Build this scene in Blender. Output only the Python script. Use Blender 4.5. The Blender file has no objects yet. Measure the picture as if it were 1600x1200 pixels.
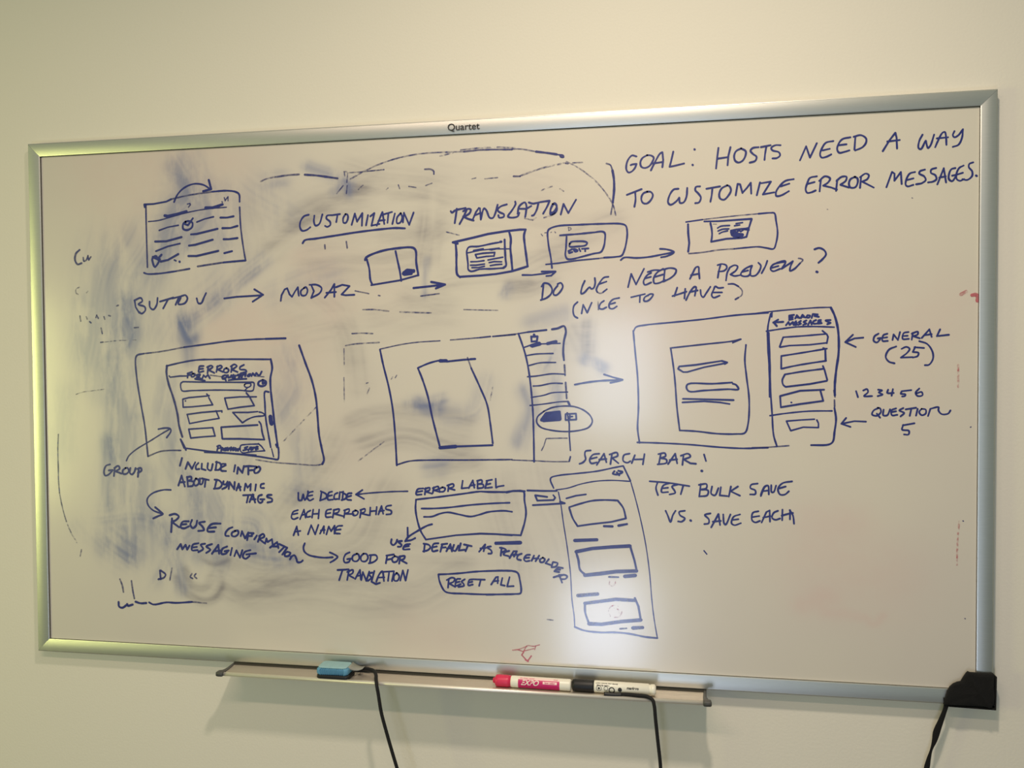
import bpy, bmesh, math, random
import numpy as np
from mathutils import Vector, Matrix
random.seed(7)
rng = np.random.RandomState(7)
S = bpy.context.scene
COL = S.collection

# ---------------------------------------------------------------- camera
cam_d = bpy.data.cameras.new('camera')
cam = bpy.data.objects.new('camera', cam_d)
COL.objects.link(cam)
cam_d.sensor_fit = 'HORIZONTAL'
cam_d.sensor_width = 36.0
cam_d.lens = 1340.0 / 1600.0 * 36.0
cam_d.clip_start = 0.02
rx = Vector((0.98482881, 0.17340885, -0.00644869))
dn = Vector((-0.00191464, -0.0263012, -0.99965223))
fw = Vector((-0.17351816, 0.98449866, -0.02557016))
cam.matrix_world = Matrix(((rx.x, -dn.x, -fw.x, 0.30095706),
                           (rx.y, -dn.y, -fw.y, -1.31582844),
                           (rx.z, -dn.z, -fw.z, 1.4919744),
                           (0, 0, 0, 1)))
S.camera = cam

# ---------------------------------------------------------------- world, lights, exposure
S.view_settings.view_transform = 'Standard'
S.view_settings.look = 'None'
S.view_settings.gamma = 1.0
S.view_settings.use_curve_mapping = False
S.view_settings.exposure = -0.1
world = bpy.data.worlds.new('room_light')
S.world = world
world.use_nodes = True
bg = world.node_tree.nodes['Background']
bg.inputs['Color'].default_value = (0.75, 0.87, 0.75, 1)
bg.inputs['Strength'].default_value = 0.255


def area_light(name, loc, target, sx, sy, power, color):
    d = bpy.data.lights.new(name, 'AREA')
    d.shape = 'RECTANGLE'
    d.size, d.size_y = sx, sy
    d.energy = power
    d.color = color
    o = bpy.data.objects.new(name, d)
    COL.objects.link(o)
    o.location = loc
    o.rotation_euler = (Vector(target) - Vector(loc)).to_track_quat('-Z', 'Y').to_euler()
    return o


# warm ceiling downlight close to the wall, long ceiling fitting behind it, yellow lamp left, cool unseen lights added behind for the board's glare
dl = area_light('ceiling_downlight', (0.32, -0.87, 2.55), (0.32, -0.55, 0.0), 0.09, 0.09, 11.5, (1.0, 0.86, 0.71))
dl.data.spread = math.radians(142)
tb = area_light('ceiling_tube', (-0.22, -1.49, 2.55), (-0.22, -0.9, 1.0), 1.2, 0.06, 9.0, (1.0, 0.76, 0.60))
tb.data.spread = math.radians(150)
area_light('side_lamp', (-2.3, -1.5, 1.35), (-0.8, 0, 1.4), 0.6, 0.8, 13.0, (0.97, 1.0, 0.34))
area_light('glare_light_low', (0.04, -2.5, 0.33), (0.1, 0, 1.1), 0.34, 0.42, 7.0, (0.66, 0.76, 1.0))
area_light('glare_light_high', (0.10, -2.5, 1.44), (0.1, 0, 1.4), 0.34, 0.50, 4.5, (0.66, 0.78, 1.0))

INK = [
 ('handwriting', 'blue handwritten word GOAL: at the start of the top right note', """304 100 n 1:2624 17981 2558 17998 2505 17946 2477 17876 2474 17792 2505 17748 2552 17760 2600 17810 2624 17869
304 100 n 0:2624 17869 2562 17865 2538 17856
303 100 n 1:2782 17992 2712 17953 2681 17890 2695 17825 2747 17804 2813 17829 2860 17893 2877 17952 2837 17985 2782 17992
301 100 n 1:2836 17764 2888 17868 2971 18007 3006 18024
302 100 n 0:3006 18024 3017 17910 3005 17804
302 100 n 0:2865 17865 3017 17881
300 100 n 0:3165 18026 3134 17892 3111 17806 3169 17813 3321 17844
336 100 n 0:3444 17819 3448 17814
336 100 n 0:3472 18046 3476 18041"""),
 ('handwriting', 'blue handwritten word HOSTS after GOAL:', """297 100 n 0:3817 18048 3801 17920 3783 17752
296 100 n 0:3989 18051 3959 17924 3948 17791
296 100 n 0:3806 17892 3955 17908
295 100 n 1:4141 18025 4069 17989 4041 17920 4057 17849 4103 17822 4160 17845 4200 17912 4205 17982 4141 18025
294 100 n 1:4386 18031 4307 18023 4273 17986 4307 17938 4359 17893 4341 17836 4262 17812
292 100 n 0:4420 18030 4555 18051
293 100 n 1:4499 18044 4481 17934 4472 17842
292 100 n 1:4696 18044 4622 18047 4566 18011 4584 17975 4674 17943 4689 17896 4645 17861 4584 17859"""),
 ('handwriting', 'blue handwritten word NEED after HOSTS', """288 100 n 0:4968 17814 5052 18010 5106 17846 5200 18048
287 100 n 1:5427 18067 5326 18049 5273 17976 5245 17886 5267 17839 5333 17847 5399 17878
287 100 n 0:5282 17941 5377 17959
286 100 n 1:5660 18109 5551 18088 5497 18022 5480 17943 5508 17896 5574 17904 5646 17923
286 100 n 0:5497 18004 5606 18012
285 100 n 0:5726 18101 5715 17931
285 100 n 1:5704 18114 5801 18132 5871 18083 5871 18021 5824 17960 5726 17919"""),
 ('handwriting', 'blue handwritten letter A before WAY', """282 100 n 0:6098 17890 6190 18044 6265 18141 6282 18073 6289 17919
281 100 n 0:6158 18023 6323 18037"""),
 ('handwriting', 'blue handwritten word WAY in the top right corner', """279 100 n 1:6627 18096 6585 18012 6575 17912 6607 17894 6670 18008 6680 17963 6702 17905 6733 17937 6781 18088
278 100 n 1:6797 17912 6828 17989 6891 18109 6922 18118 6937 18062 6944 17938
278 100 n 0:6817 18034 6964 18042
276 100 n 1:7048 18123 7027 18068 7048 18038 7100 18064 7158 18144
277 100 n 1:7158 18144 7147 18028 7101 17930 7028 17905"""),
 ('handwriting', 'blue handwritten word TO before CUSTOMIZE', """304 100 n 0:2480 17415 2699 17492
305 100 n 1:2604 17441 2608 17334 2591 17234
303 100 n 1:2781 17451 2722 17425 2693 17354 2717 17287 2774 17275 2835 17325 2864 17395 2835 17444 2781 17451"""),
 ('handwriting', 'blue handwritten word CUSTOMIZE, second line of the top right note', """301 100 n 1:3239 17475 3169 17466 3110 17385 3087 17280 3122 17243 3203 17287 3250 17344
300 100 n 1:3250 17344 3262 17266 3313 17271 3355 17352 3367 17481
299 100 n 1:3552 17497 3494 17492 3483 17446 3529 17392 3564 17332 3536 17262 3483 17253
297 100 n 0:3645 17458 3840 17485
298 100 n 1:3730 17466 3720 17361 3702 17268
296 100 n 1:3943 17497 3863 17454 3829 17380 3840 17309 3897 17288 3955 17340 3996 17420 3977 17479 3943 17497
294 100 n 0:4064 17347 4091 17510 4126 17503 4160 17378 4223 17446 4278 17520 4285 17362
294 100 n 0:4409 17519 4364 17335
292 100 n 0:4427 17507 4562 17524 4450 17343 4607 17367
291 100 n 1:4880 17546 4768 17527 4690 17461 4634 17371 4639 17313 4702 17317 4813 17375
291 100 n 0:4697 17449 4818 17484"""),
 ('handwriting', 'blue handwritten word ERROR between CUSTOMIZE and MESSAGES', """289 100 n 1:5201 17573 5106 17554 5069 17480 5047 17389 5069 17342 5125 17346 5186 17371
289 100 n 0:5069 17468 5169 17492
288 100 n 0:5240 17358 5257 17529
288 100 n 1:5235 17507 5312 17568 5384 17535 5356 17479 5290 17436
287 100 n 0:5290 17436 5400 17404 5477 17371
287 100 n 0:5466 17355 5481 17508
287 100 n 1:5472 17497 5542 17551 5608 17548 5597 17492 5525 17438
286 100 n 0:5525 17438 5641 17394
285 100 n 1:5728 17543 5662 17512 5641 17444 5663 17393 5728 17395 5761 17462 5756 17519 5717 17544
285 100 n 0:5793 17381 5808 17540
285 100 n 1:5793 17534 5869 17583 5912 17558 5891 17502 5821 17471
284 100 n 0:5821 17471 5978 17380"""),
 ('handwriting', 'blue handwritten word MESSAGES with a full stop, by the right frame', """282 100 n 0:6150 17377 6224 17590 6257 17565 6257 17464 6342 17584 6354 17414
281 100 n 1:6530 17576 6460 17556 6417 17479 6407 17401 6433 17377 6509 17396
281 100 n 0:6428 17468 6509 17487
281 100 n 1:6661 17604 6598 17584 6587 17551 6651 17510 6673 17457 6620 17414 6546 17402
280 100 n 1:6809 17620 6746 17600 6742 17555 6799 17519 6814 17462 6768 17430 6705 17422
278 100 n 0:6827 17390 6910 17611 6941 17412
278 100 n 0:6852 17483 6936 17497
277 100 n 1:7062 17608 7009 17593 6978 17522 6979 17455 7021 17426 7066 17485
277 100 n 0:7020 17503 7079 17513
277 100 n 1:7170 17637 7114 17606 7079 17529 7083 17451 7125 17426 7178 17447
277 100 n 0:7093 17517 7162 17537
277 100 n 1:7295 17676 7245 17656 7239 17611 7281 17554 7282 17487 7219 17434 7157 17447
345 100 n 0:7334 17491 7342 17484"""),
 ('handwriting', 'blue handwriting reading CUSTOMIZATION, underlined', """316 100 n 1:-2577 17301 -2659 17278 -2720 17196 -2729 17107 -2694 17050 -2621 17057 -2552 17101
315 100 n 1:-2482 17282 -2491 17188 -2465 17124 -2402 17147 -2346 17298
315 100 n 1:-2193 17280 -2266 17275 -2280 17232 -2221 17179 -2214 17128 -2268 17097 -2303 17113
313 100 n 0:-2185 17279 -2050 17292
313 100 n 0:-2091 17284 -2114 17168
312 100 n 1:-1957 17289 -1998 17222 -1991 17153 -1953 17152 -1918 17219 -1925 17278 -1957 17289
311 100 n 0:-1857 17116 -1802 17291 -1766 17163 -1677 17294 -1687 17097
310 100 n 0:-1584 17258 -1618 17100
309 100 n 0:-1545 17239 -1478 17287 -1528 17092 -1396 17113
309 100 n 0:-1441 17089 -1346 17299 -1317 17110
309 100 n 0:-1414 17164 -1308 17172
308 100 n 0:-1373 17250 -1189 17294
308 100 n 0:-1247 17278 -1264 17128
308 100 n 0:-1142 17267 -1185 17105
307 100 n 1:-1045 17271 -1106 17203 -1107 17115 -1060 17121 -1020 17200 -1045 17271
306 100 n 0:-1012 17125 -993 17274 -909 17084 -836 17273
348 100 n 1:-2686 16850 -2650 16895 -2473 16915 -2122 16955 -1747 16998 -1349 17031 -1139 17041 -982 17031"""),
 ('handwriting', 'blue handwriting reading TRANSLATION', """321 100 n 1:-237 17271 -218 17248 -167 17281 -1 17312
322 100 n 0:-141 17305 -157 17194 -175 17086
321 100 n 0:-98 17068 -27 17189 18 17287
321 100 n 1:-39 17264 37 17298 82 17284 62 17229 -14 17183
320 100 n 1:-40 17184 36 17144 125 17116
319 100 n 0:106 17117 164 17244 209 17304 227 17297 233 17217 239 17125
319 100 n 0:138 17190 240 17229
318 100 n 1:239 17125 291 17295 328 17263 378 17150 428 17143 466 17209 505 17342
318 100 n 1:649 17343 555 17316 504 17269 529 17231 604 17191 598 17155 529 17145 516 17182
316 100 n 1:780 17381 786 17344 729 17248 666 17159 704 17139 816 17153 841 17207
315 100 n 1:816 17196 842 17305 929 17363 954 17313 947 17216 934 17143
314 100 n 0:854 17268 953 17264 1028 17304
312 100 n 1:991 17360 1053 17340 1176 17359 1312 17372
314 100 n 1:1139 17342 1114 17246 1064 17163 1039 17157
313 100 n 1:1312 17372 1275 17289 1212 17182
312 100 n 1:1373 17327 1330 17250 1323 17166 1372 17170 1422 17235 1410 17308 1373 17327
312 100 n 1:1361 17322 1323 17238 1335 17189 1385 17212 1422 17288 1393 17333 1361 17322
310 100 n 0:1482 17160 1525 17316 1597 17175 1715 17373"""),
 ('handwriting', 'blue handwritten word BUTTON', """336 100 n 0:-5673 15982 -5657 15876 -5594 15781
336 100 n 1:-5679 15988 -5560 16028 -5532 15975 -5606 15923 -5490 15878 -5482 15819 -5551 15767 -5594 15795
334 100 n 1:-5401 15964 -5394 15871 -5336 15830 -5271 15909 -5254 16022
332 100 n 0:-5211 15961 -4964 16022
333 100 n 0:-5066 15992 -5155 15846
331 100 n 0:-4984 16009 -4790 16050
332 100 n 0:-4869 16026 -4929 15903
331 100 n 1:-4819 16046 -4747 16057 -4714 16004 -4764 15926 -4879 15915 -4834 16020
328 100 n 1:-4548 16001 -4520 15922 -4469 15921 -4419 16012 -4381 16084"""),
 ('arrow_sketch', 'blue arrow pointing right from BUTTON to MODAL', """322 100 n 0:-4059 15991 -3839 16013 -3391 16030
323 100 n 0:-3529 16129 -3377 16038 -3560 15930"""),
 ('handwriting', 'blue handwritten word MODAL', """318 100 n 0:-3074 15934 -3059 16024 -3003 16118 -2961 16133 -2922 16034 -2881 15995 -2825 16084 -2778 16147 -2771 16057 -2763 16010
318 100 n 1:-2674 16132 -2729 16082 -2716 16017 -2648 16016 -2614 16092 -2641 16144 -2674 16132
317 100 n 0:-2551 16180 -2506 16077 -2553 15975
317 100 n 1:-2578 16181 -2456 16178 -2375 16125 -2403 16049 -2553 15970
315 100 n 0:-2323 15971 -2213 16096 -2158 16185 -2159 16095 -2161 15981
314 100 n 0:-2295 16047 -2133 16057
313 100 n 0:-2132 16133 -2024 16169 -1904 16146 -2039 16016 -1972 16002 -1825 16007"""),
 ('arrow_sketch', 'small blue arrow pointing right, between the book and the framed list sketches', """364 100 n 0:-848 16093 -601 16113 -343 16137
365 100 n 0:-562 16182 -338 16137 -485 16080"""),
 ('sketch', 'blue sketch of a window with a side panel and a dark button', """367 100 n 1:-1640 16553 -1618 16595 -1379 16684 -1116 16722 -855 16724 -808 16680 -800 16493 -768 16292
311 90 n 0:-768 16292 -1069 16218 -1544 16153
352 100 n 1:-1613 16565 -1573 16412 -1556 16234 -1523 16158
349 100 n 1:-1137 16677 -1105 16526 -1072 16374 -1048 16210
511 100 n 0:-1010 16322 -950 16371 -845 16363
511 100 n 0:-1002 16335 -911 16350 -845 16356
511 100 n 0:-1002 16317 -885 16324"""),
 ('sketch', 'blue sketch of rows of dashes in a box with a curved arrow over it', """304 100 n 1:-4927 17593 -4861 17716 -4745 17817 -4572 17875 -4402 17854 -4275 17779
392 100 n 0:-4301 17928 -4261 17778 -4404 17750
330 100 n 0:-5458 17529 -5466 17574 -5297 17576 -5065 17606 -4978 17642
282 60 n 1:-4978 17642 -4661 17695 -4234 17736
323 100 n 1:-4234 17736 -3980 17741 -3826 17714 -3771 17673 -3764 17556
290 85 n 0:-5437 17573 -5436 17198 -5428 16535
280 85 n 1:-3765 17466 -3751 17141 -3701 16751 -3675 16607
347 100 n 0:-3675 16600 -4055 16579
329 70 n 0:-4055 16579 -4524 16525
331 70 n 0:-4668 16490 -4913 16456
335 100 n 1:-4913 16456 -5232 16424 -5436 16424 -5494 16444
439 100 n 0:-5098 17376 -5041 17363 -4867 17394 -4709 17430
238 80 n 1:-5396 17289 -5216 17301 -4925 17365 -4609 17427 -4323 17460 -3998 17474
412 100 n 0:-4366 17480 -4238 17475 -4068 17521
286 90 n 0:-5204 17137 -5044 17185 -4856 17210
283 90 n 0:-4526 17251 -4383 17298 -4226 17327
367 100 n 0:-4105 17309 -3987 17305 -3874 17322
374 100 n 0:-5280 16955 -5077 16954 -4802 17014
369 100 n 0:-4629 17053 -4529 17057 -4159 17129
367 100 n 0:-4074 17136 -3933 17134 -3807 17164
308 100 n 0:-5269 16796 -5050 16869 -4833 16909
370 100 n 0:-4670 16870 -4561 16880 -4247 16954
367 100 n 0:-4054 16956 -3964 16953 -3810 16967
375 100 n 0:-5185 16622 -5054 16645 -4865 16737
370 100 n 0:-4684 16700 -4536 16696 -4151 16769
368 100 n 0:-4047 16729 -3911 16757
373 100 n 1:-4726 17266 -4770 17228 -4771 17149 -4700 17126 -4613 17170 -4606 17243 -4683 17272 -4726 17258
372 100 n 0:-4741 17227 -4684 17204 -4596 17314
377 100 n 1:-5328 16705 -5338 16652 -5294 16537 -5243 16584 -5198 16662
377 100 n 0:-5329 16697 -5242 16663 -5168 16735
377 100 n 1:-5329 16692 -5270 16716 -5228 16649
287 90 n 0:-4938 16641 -4910 16627
386 100 n 0:-4847 16613 -4841 16607
219 75 n 0:-4687 17552 -4641 17559 -4635 17537 -4670 17499
217 75 n 0:-4073 17568 -4067 17555
216 75 n 0:-4032 17631 -4016 17579
216 75 n 0:-4010 17592 -3967 17642 -3968 17577"""),
 ('sketch', 'blue sketch of a framed list window with a side column, under TRANSLATION', """374 100 n 0:-209 16787 97 16846 351 16899 627 16933 852 16950 939 16948
375 100 n 1:939 16948 914 16863 925 16716 949 16532 967 16385
383 100 n 0:967 16385 848 16351 723 16317 472 16280 220 16262 -98 16251
383 100 n 1:-98 16245 -143 16289 -154 16438 -153 16624 -164 16773
382 100 n 0:-209 16787 -132 16766
376 100 n 1:684 16919 708 16820 701 16661 712 16538 730 16329
298 100 n 1:557 16770 413 16750 198 16713 45 16705 13 16644 19 16558 31 16446 36 16359 81 16331 220 16361 410 16362 586 16370
397 100 n 0:545 16774 560 16774
358 90 n 1:611 16805 615 16664 624 16504 630 16406 586 16370
218 100 n 0:32 16619 223 16653 412 16667 676 16662
280 100 n 0:121 16651 273 16674
280 100 n 0:134 16641 261 16668
278 100 n 0:374 16661 525 16676
278 100 n 0:399 16655 500 16673
280 100 n 0:159 16591 273 16606 456 16613 443 16558 323 16555 171 16535 149 16591
278 100 n 0:348 16499 424 16512 581 16536
280 100 n 0:75 16479 171 16479 285 16491
278 100 n 0:366 16459 448 16472 561 16466
280 100 n 0:71 16426 157 16424 291 16439
278 100 n 0:385 16412 473 16424 564 16429
280 100 n 0:94 16388 195 16386 290 16404"""),
 ('arrow_sketch', 'small blue arrow pointing right, above the word DO', """293 100 n 0:885 16255 1034 16251 1220 16268 1398 16295
293 100 n 0:1183 16300 1398 16298
294 100 n 0:1398 16295 1330 16235 1256 16231"""),
 ('sketch', 'blue sketch of a rounded window with the small word EDIT inside', """289 100 n 1:1343 16351 1326 16509 1290 16717 1282 16912 1310 16947 1433 16986 1738 16994 2100 16996 2388 16986 2460 16957 2483 16861 2471 16717 2435 16575 2398 16510 2315 16494 2135 16487
231 70 n 0:2135 16485 2050 16477
255 95 n 0:2050 16477 1735 16456 1430 16421 1251 16408
292 100 n 1:1469 16843 1737 16855 1979 16871 2112 16879 2148 16854 2148 16739 2129 16644 2087 16573 1978 16552 1796 16509 1638 16477 1577 16484 1550 16540 1559 16648 1569 16818
292 100 n 1:1615 16707 1639 16737 1761 16745 1846 16737 1882 16717 1858 16682 1736 16667 1614 16671 1615 16713
311 100 n 0:1596 16601 1651 16628
311 100 n 0:1602 16593 1614 16568 1657 16585
311 100 n 1:1675 16627 1712 16620 1736 16601 1699 16590 1675 16621
310 100 n 0:1760 16630 1778 16594
309 100 n 0:1803 16629 1900 16632
310 100 n 0:1851 16628 1851 16592
311 100 n 0:1602 16574 1638 16583
156 55 n 0:1597 16962 1603 16913
156 55 n 1:1597 16956 1634 16949 1634 16925 1603 16913
157 55 n 0:1180 16873 1201 16844
157 55 n 0:1235 16889 1260 16891
156 55 n 0:1328 16892 1340 16898
156 55 n 0:1389 16902 1401 16884"""),
 ('arrow_sketch', 'long wavy blue arrow pointing right, towards the card sketch', """283 100 n 1:2386 16444 2434 16479 2625 16469 2814 16480 3003 16511 3167 16537
284 100 n 1:2968 16595 3062 16585 3172 16542 3073 16485 2984 16469"""),
 ('sketch', 'blue sketch of a wide card with a small picture in it, below CUSTOMIZE', """261 100 n 0:3349 16980 3586 17007
220 60 n 0:3586 17007 3932 17036 4160 17052 4387 17064
275 100 n 1:4387 17064 4556 17072 4612 17064 4635 16953 4657 16778 4635 16628 4602 16548 4500 16562
259 90 n 1:4500 16562 4387 16583 4217 16576 4046 16564
244 60 n 1:4046 16564 3817 16553 3586 16524 3389 16512
338 100 n 0:3378 16944 3380 16820 3395 16666 3380 16542
298 100 n 0:3615 16979 3817 16976 4046 16985 4291 16994 4251 16862 4217 16734 4149 16719 3932 16714 3713 16677
298 100 n 1:3702 16950 3719 16868 3725 16773 3713 16677
241 100 n 1:3805 16876 3851 16901 3977 16908
241 100 n 1:3811 16832 3874 16856 3966 16859
241 100 n 1:3828 16793 3874 16815 3949 16831
240 100 n 0:4069 16932 4160 16944
240 100 n 0:4046 16901 4120 16910
295 100 n 0:3995 16829 4069 16844 4149 16853 4251 16856
295 100 n 0:4000 16788 4046 16822 4069 16803 4114 16831 4137 16813 4183 16846 4251 16832
296 100 n 0:3995 16806 4035 16798
295 100 n 0:4183 16852 4240 16862
417 100 n 0:4017 16770 4092 16779 4160 16765 4103 16747 4035 16757
416 100 n 0:4069 16768 4149 16754
149 50 n 0:3742 16937 3788 16933"""),
 ('handwriting', 'blue handwritten word DO starting the preview question', """295 100 n 1:1213 16110 1200 16000 1187 15879
295 100 n 1:1182 16074 1219 16122 1293 16108 1342 16034 1329 15961 1255 15896 1168 15867
293 100 n 1:1428 16081 1372 16009 1366 15948 1403 15935 1464 15983 1508 16067 1477 16122 1428 16105"""),
 ('handwriting', 'blue handwritten word WE in the preview question', """290 100 n 1:1843 16145 1800 16049 1788 15952 1830 15963 1916 16046 1940 16021 1976 16033 2000 16105 1995 16183
290 100 n 1:2200 16197 2133 16186 2079 16127 2018 16008 2030 15971
231 55 n 1:2030 15971 2072 15949 2121 15963
289 100 n 0:2121 15969 2175 16010
289 100 n 0:2049 16086 2169 16125"""),
 ('handwriting', 'blue handwritten word NEED in the preview question', """286 100 n 0:2493 16034 2541 16232 2612 16072 2731 16304
285 100 n 1:2837 16241 2778 16207 2723 16113 2742 16064 2837 16098
285 100 n 0:2754 16160 2833 16182
284 100 n 1:2785 16254 2885 16281 2967 16274
284 100 n 1:3014 16297 2920 16239 2873 16157 2884 16085 2955 16088 3038 16129
284 100 n 0:2896 16180 3014 16213
284 100 n 0:3038 16284 3021 16118
284 100 n 1:3014 16285 3120 16306 3202 16280 3190 16221 3120 16156 3014 16106"""),
 ('handwriting', 'blue handwritten letter A in the preview question', """281 100 n 1:3405 16140 3447 16226 3493 16308 3528 16312 3535 16236 3544 16141
281 100 n 0:3419 16192 3540 16212"""),
 ('handwriting', 'blue handwritten word PREVIEW', """279 100 n 1:3845 16329 3822 16241 3807 16147
279 100 n 1:3805 16330 3863 16346 3926 16326 3937 16285 3897 16245 3817 16235
279 100 n 1:3977 16284 3943 16214 3926 16103
278 100 n 1:3977 16290 4046 16323 4092 16305 4069 16247 3989 16190
278 100 n 1:3989 16190 4046 16165 4126 16175
277 100 n 1:4291 16311 4217 16278 4160 16233 4137 16186 4160 16162 4240 16160 4274 16195
277 100 n 0:4160 16221 4240 16242
276 100 n 1:4297 16311 4274 16241 4280 16165 4342 16164 4399 16227 4421 16308 4387 16350
276 100 n 1:4512 16375 4489 16306 4433 16197
274 100 n 1:4759 16351 4669 16342 4591 16315 4557 16258 4591 16222 4692 16254
274 100 n 0:4568 16269 4669 16296
274 100 n 1:4647 16343 4759 16369 4770 16351 4714 16254
273 100 n 0:4714 16254 4815 16321 4871 16360
273 100 n 1:4871 16360 4838 16285 4832 16222 4893 16249 4971 16328
218 65 n 1:4971 16328 5010 16374 4982 16395 4949 16401"""),
 ('handwriting', 'blue question mark after PREVIEW', """289 100 n 1:5171 16524 5237 16541 5308 16504 5330 16446 5282 16378 5227 16329
362 100 n 0:5200 16200 5212 16195"""),
 ('handwriting', 'blue handwritten (NICE with its opening bracket', """292 100 n 1:1732 15825 1678 15772 1663 15687 1683 15614 1731 15582
291 100 n 0:1792 15649 1817 15782 1878 15660 1946 15811
232 50 n 0:2043 15826 2047 15705
289 100 n 1:2132 15836 2084 15801 2059 15729 2108 15711 2168 15739
288 100 n 1:2361 15876 2265 15853 2211 15787 2216 15726 2264 15714 2324 15749
288 100 n 0:2216 15782 2300 15804"""),
 ('handwriting', 'blue handwritten word TO before HAVE', """286 100 n 0:2540 15882 2742 15926
286 100 n 0:2671 15903 2666 15807
286 100 n 1:2789 15908 2737 15873 2730 15825 2777 15820 2837 15866 2865 15918 2818 15924 2785 15901"""),
 ('handwriting', 'blue handwritten HAVE with its closing bracket', """283 100 n 0:3219 16012 3178 15888
282 100 n 0:3149 15889 3236 15913 3353 15950
283 100 n 0:3336 15992 3324 15850
282 100 n 1:3347 15826 3412 15955 3470 16019 3493 16012 3487 15953 3475 15888
281 100 n 0:3400 15943 3516 15965
280 100 n 1:3557 15970 3568 15892 3597 15862 3644 15926 3701 16014
280 100 n 1:3886 15998 3817 15994 3771 16018 3748 15971 3719 15889 3747 15853 3834 15881
279 100 n 0:3736 15930 3868 15928
259 95 n 1:3960 16049 4035 16048 4103 16011
204 50 n 1:4103 16011 4155 15951 4149 15881 4103 15847
278 80 n 0:4103 15847 4060 15822"""),
 ('sketch', 'blue sketch of a window holding an ERRORS form, far left of the middle row', """309 95 n 1:-3513 15319 -3934 15297 -4361 15249 -4791 15200
269 60 n 1:-4791 15200 -5227 15130 -5520 15101
315 90 n 1:-5520 15101 -5643 15075 -5674 15022 -5659 14700 -5594 14272 -5528 13897 -5496 13576 -5479 13383
267 70 n 1:-5479 13383 -5258 13466 -5082 13487 -4879 13489
301 95 n 0:-3513 15319 -3346 15322
363 100 n 0:-3346 15322 -3000 15328
361 95 n 1:-2768 15212 -2663 14923 -2557 14639 -2493 14355 -2469 14072 -2446 13762 -2395 13505 -2369 13363 -2398 13298
239 50 n 1:-2398 13298 -2493 13279 -2849 13292 -3264 13317 -3543 13355
378 90 n 1:-5103 14898 -5114 14778 -5077 14592 -4994 14353 -4926 14087 -4901 13901 -4846 13716
355 100 n 0:-4876 13669 -4820 13569 -4785 13497
322 95 n 1:-5115 14891 -4868 14943 -4579 14987 -4222 14995 -3939 14996 -3268 14989
387 100 n 1:-3261 14991 -3239 14849 -3272 14680 -3268 14485 -3238 14199 -3213 13964 -3188 13769 -3163 13587
324 100 n 1:-3303 14459 -3370 14465 -3373 14263 -3359 14003 -3327 13807 -3282 13560
646 100 n 0:-3281 14055 -3275 13990 -3262 13945
287 90 n 0:-5067 14725 -5046 14705 -4872 14724 -4742 14724
218 60 n 0:-4326 14736 -4114 14709
215 60 n 0:-3550 14720 -3383 14706
330 100 n 1:-4445 14888 -4517 14881 -4527 14835 -4533 14789 -4447 14802
330 100 n 0:-4525 14839 -4453 14844
329 100 n 0:-4376 14769 -4360 14881
329 100 n 1:-4381 14868 -4309 14894 -4281 14874 -4353 14821
328 100 n 0:-4353 14821 -4255 14775
328 100 n 0:-4219 14788 -4196 14886
328 100 n 1:-4210 14873 -4139 14893 -4118 14866 -4190 14827
328 100 n 0:-4190 14827 -4098 14787
327 100 n 1:-4040 14853 -4083 14827 -4084 14787 -4027 14780 -3999 14820 -4040 14853
326 100 n 0:-3957 14787 -3941 14891
327 100 n 1:-3962 14878 -3898 14911 -3856 14884 -3942 14826
326 100 n 0:-3942 14826 -3844 14786
326 100 n 1:-3730 14903 -3800 14864 -3801 14832 -3703 14818 -3689 14792 -3788 14766
331 100 n 0:-4735 14697 -4727 14770
331 100 n 0:-4734 14764 -4654 14790
331 100 n 0:-4727 14737 -4677 14744
331 100 n 1:-4633 14763 -4670 14737 -4656 14710 -4613 14724 -4605 14757 -4633 14763
330 100 n 0:-4577 14684 -4540 14750
330 100 n 1:-4576 14737 -4512 14750 -4527 14710 -4548 14703
330 100 n 0:-4548 14703 -4484 14677
329 100 n 0:-4470 14683 -4448 14736 -4412 14703 -4369 14742 -4334 14683
374 100 n 0:-4599 14677 -4513 14664 -4428 14646
349 100 n 1:-4071 14735 -4114 14709 -4107 14676 -4057 14689 -4035 14728 -4071 14735
349 100 n 0:-4079 14689 -4051 14649
348 100 n 0:-4014 14735 -4008 14695 -3972 14702 -3951 14734
348 100 n 0:-3915 14741 -3937 14695 -3888 14695
348 100 n 0:-3930 14721 -3873 14727
348 100 n 1:-3802 14747 -3845 14734 -3803 14714 -3831 14688
347 100 n 0:-3788 14734 -3718 14746
347 100 n 0:-3760 14734 -3775 14688
347 100 n 0:-3697 14759 -3712 14714
346 100 n 1:-3648 14746 -3669 14720 -3634 14720 -3620 14753 -3648 14746
345 100 n 0:-3599 14720 -3578 14764 -3539 14725 -3515 14769 -3480 14730 -3450 14740 -3421 14791
347 100 n 0:-4001 14653 -3902 14666 -3691 14675
260 95 n 1:-4816 14631 -4856 14605 -4858 14526 -4833 14479 -4660 14483 -4231 14492 -3806 14488 -3582 14482 -3560 14537 -3559 14609 -3594 14622
266 95 n 0:-3594 14618 -3945 14619 -4514 14624 -4816 14631
260 95 n 1:-3728 14577 -3699 14596 -3622 14596 -3616 14563 -3679 14531 -3728 14557 -3721 14583
260 95 n 0:-3665 14537 -3715 14492
388 100 n 1:-3412 14654 -3475 14622 -3483 14576 -3427 14553 -3357 14576 -3349 14628 -3398 14654
388 100 n 0:-3405 14628 -3406 14596 -3371 14609
286 95 n 0:-4828 14340 -4719 14366 -4396 14393 -4353 14400
286 95 n 0:-4828 14340 -4823 14207 -4664 14214 -4435 14235 -4292 14248 -4361 14367
286 95 n 0:-4396 14426 -4361 14393
288 95 n 0:-4781 14313 -4778 14311
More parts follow.
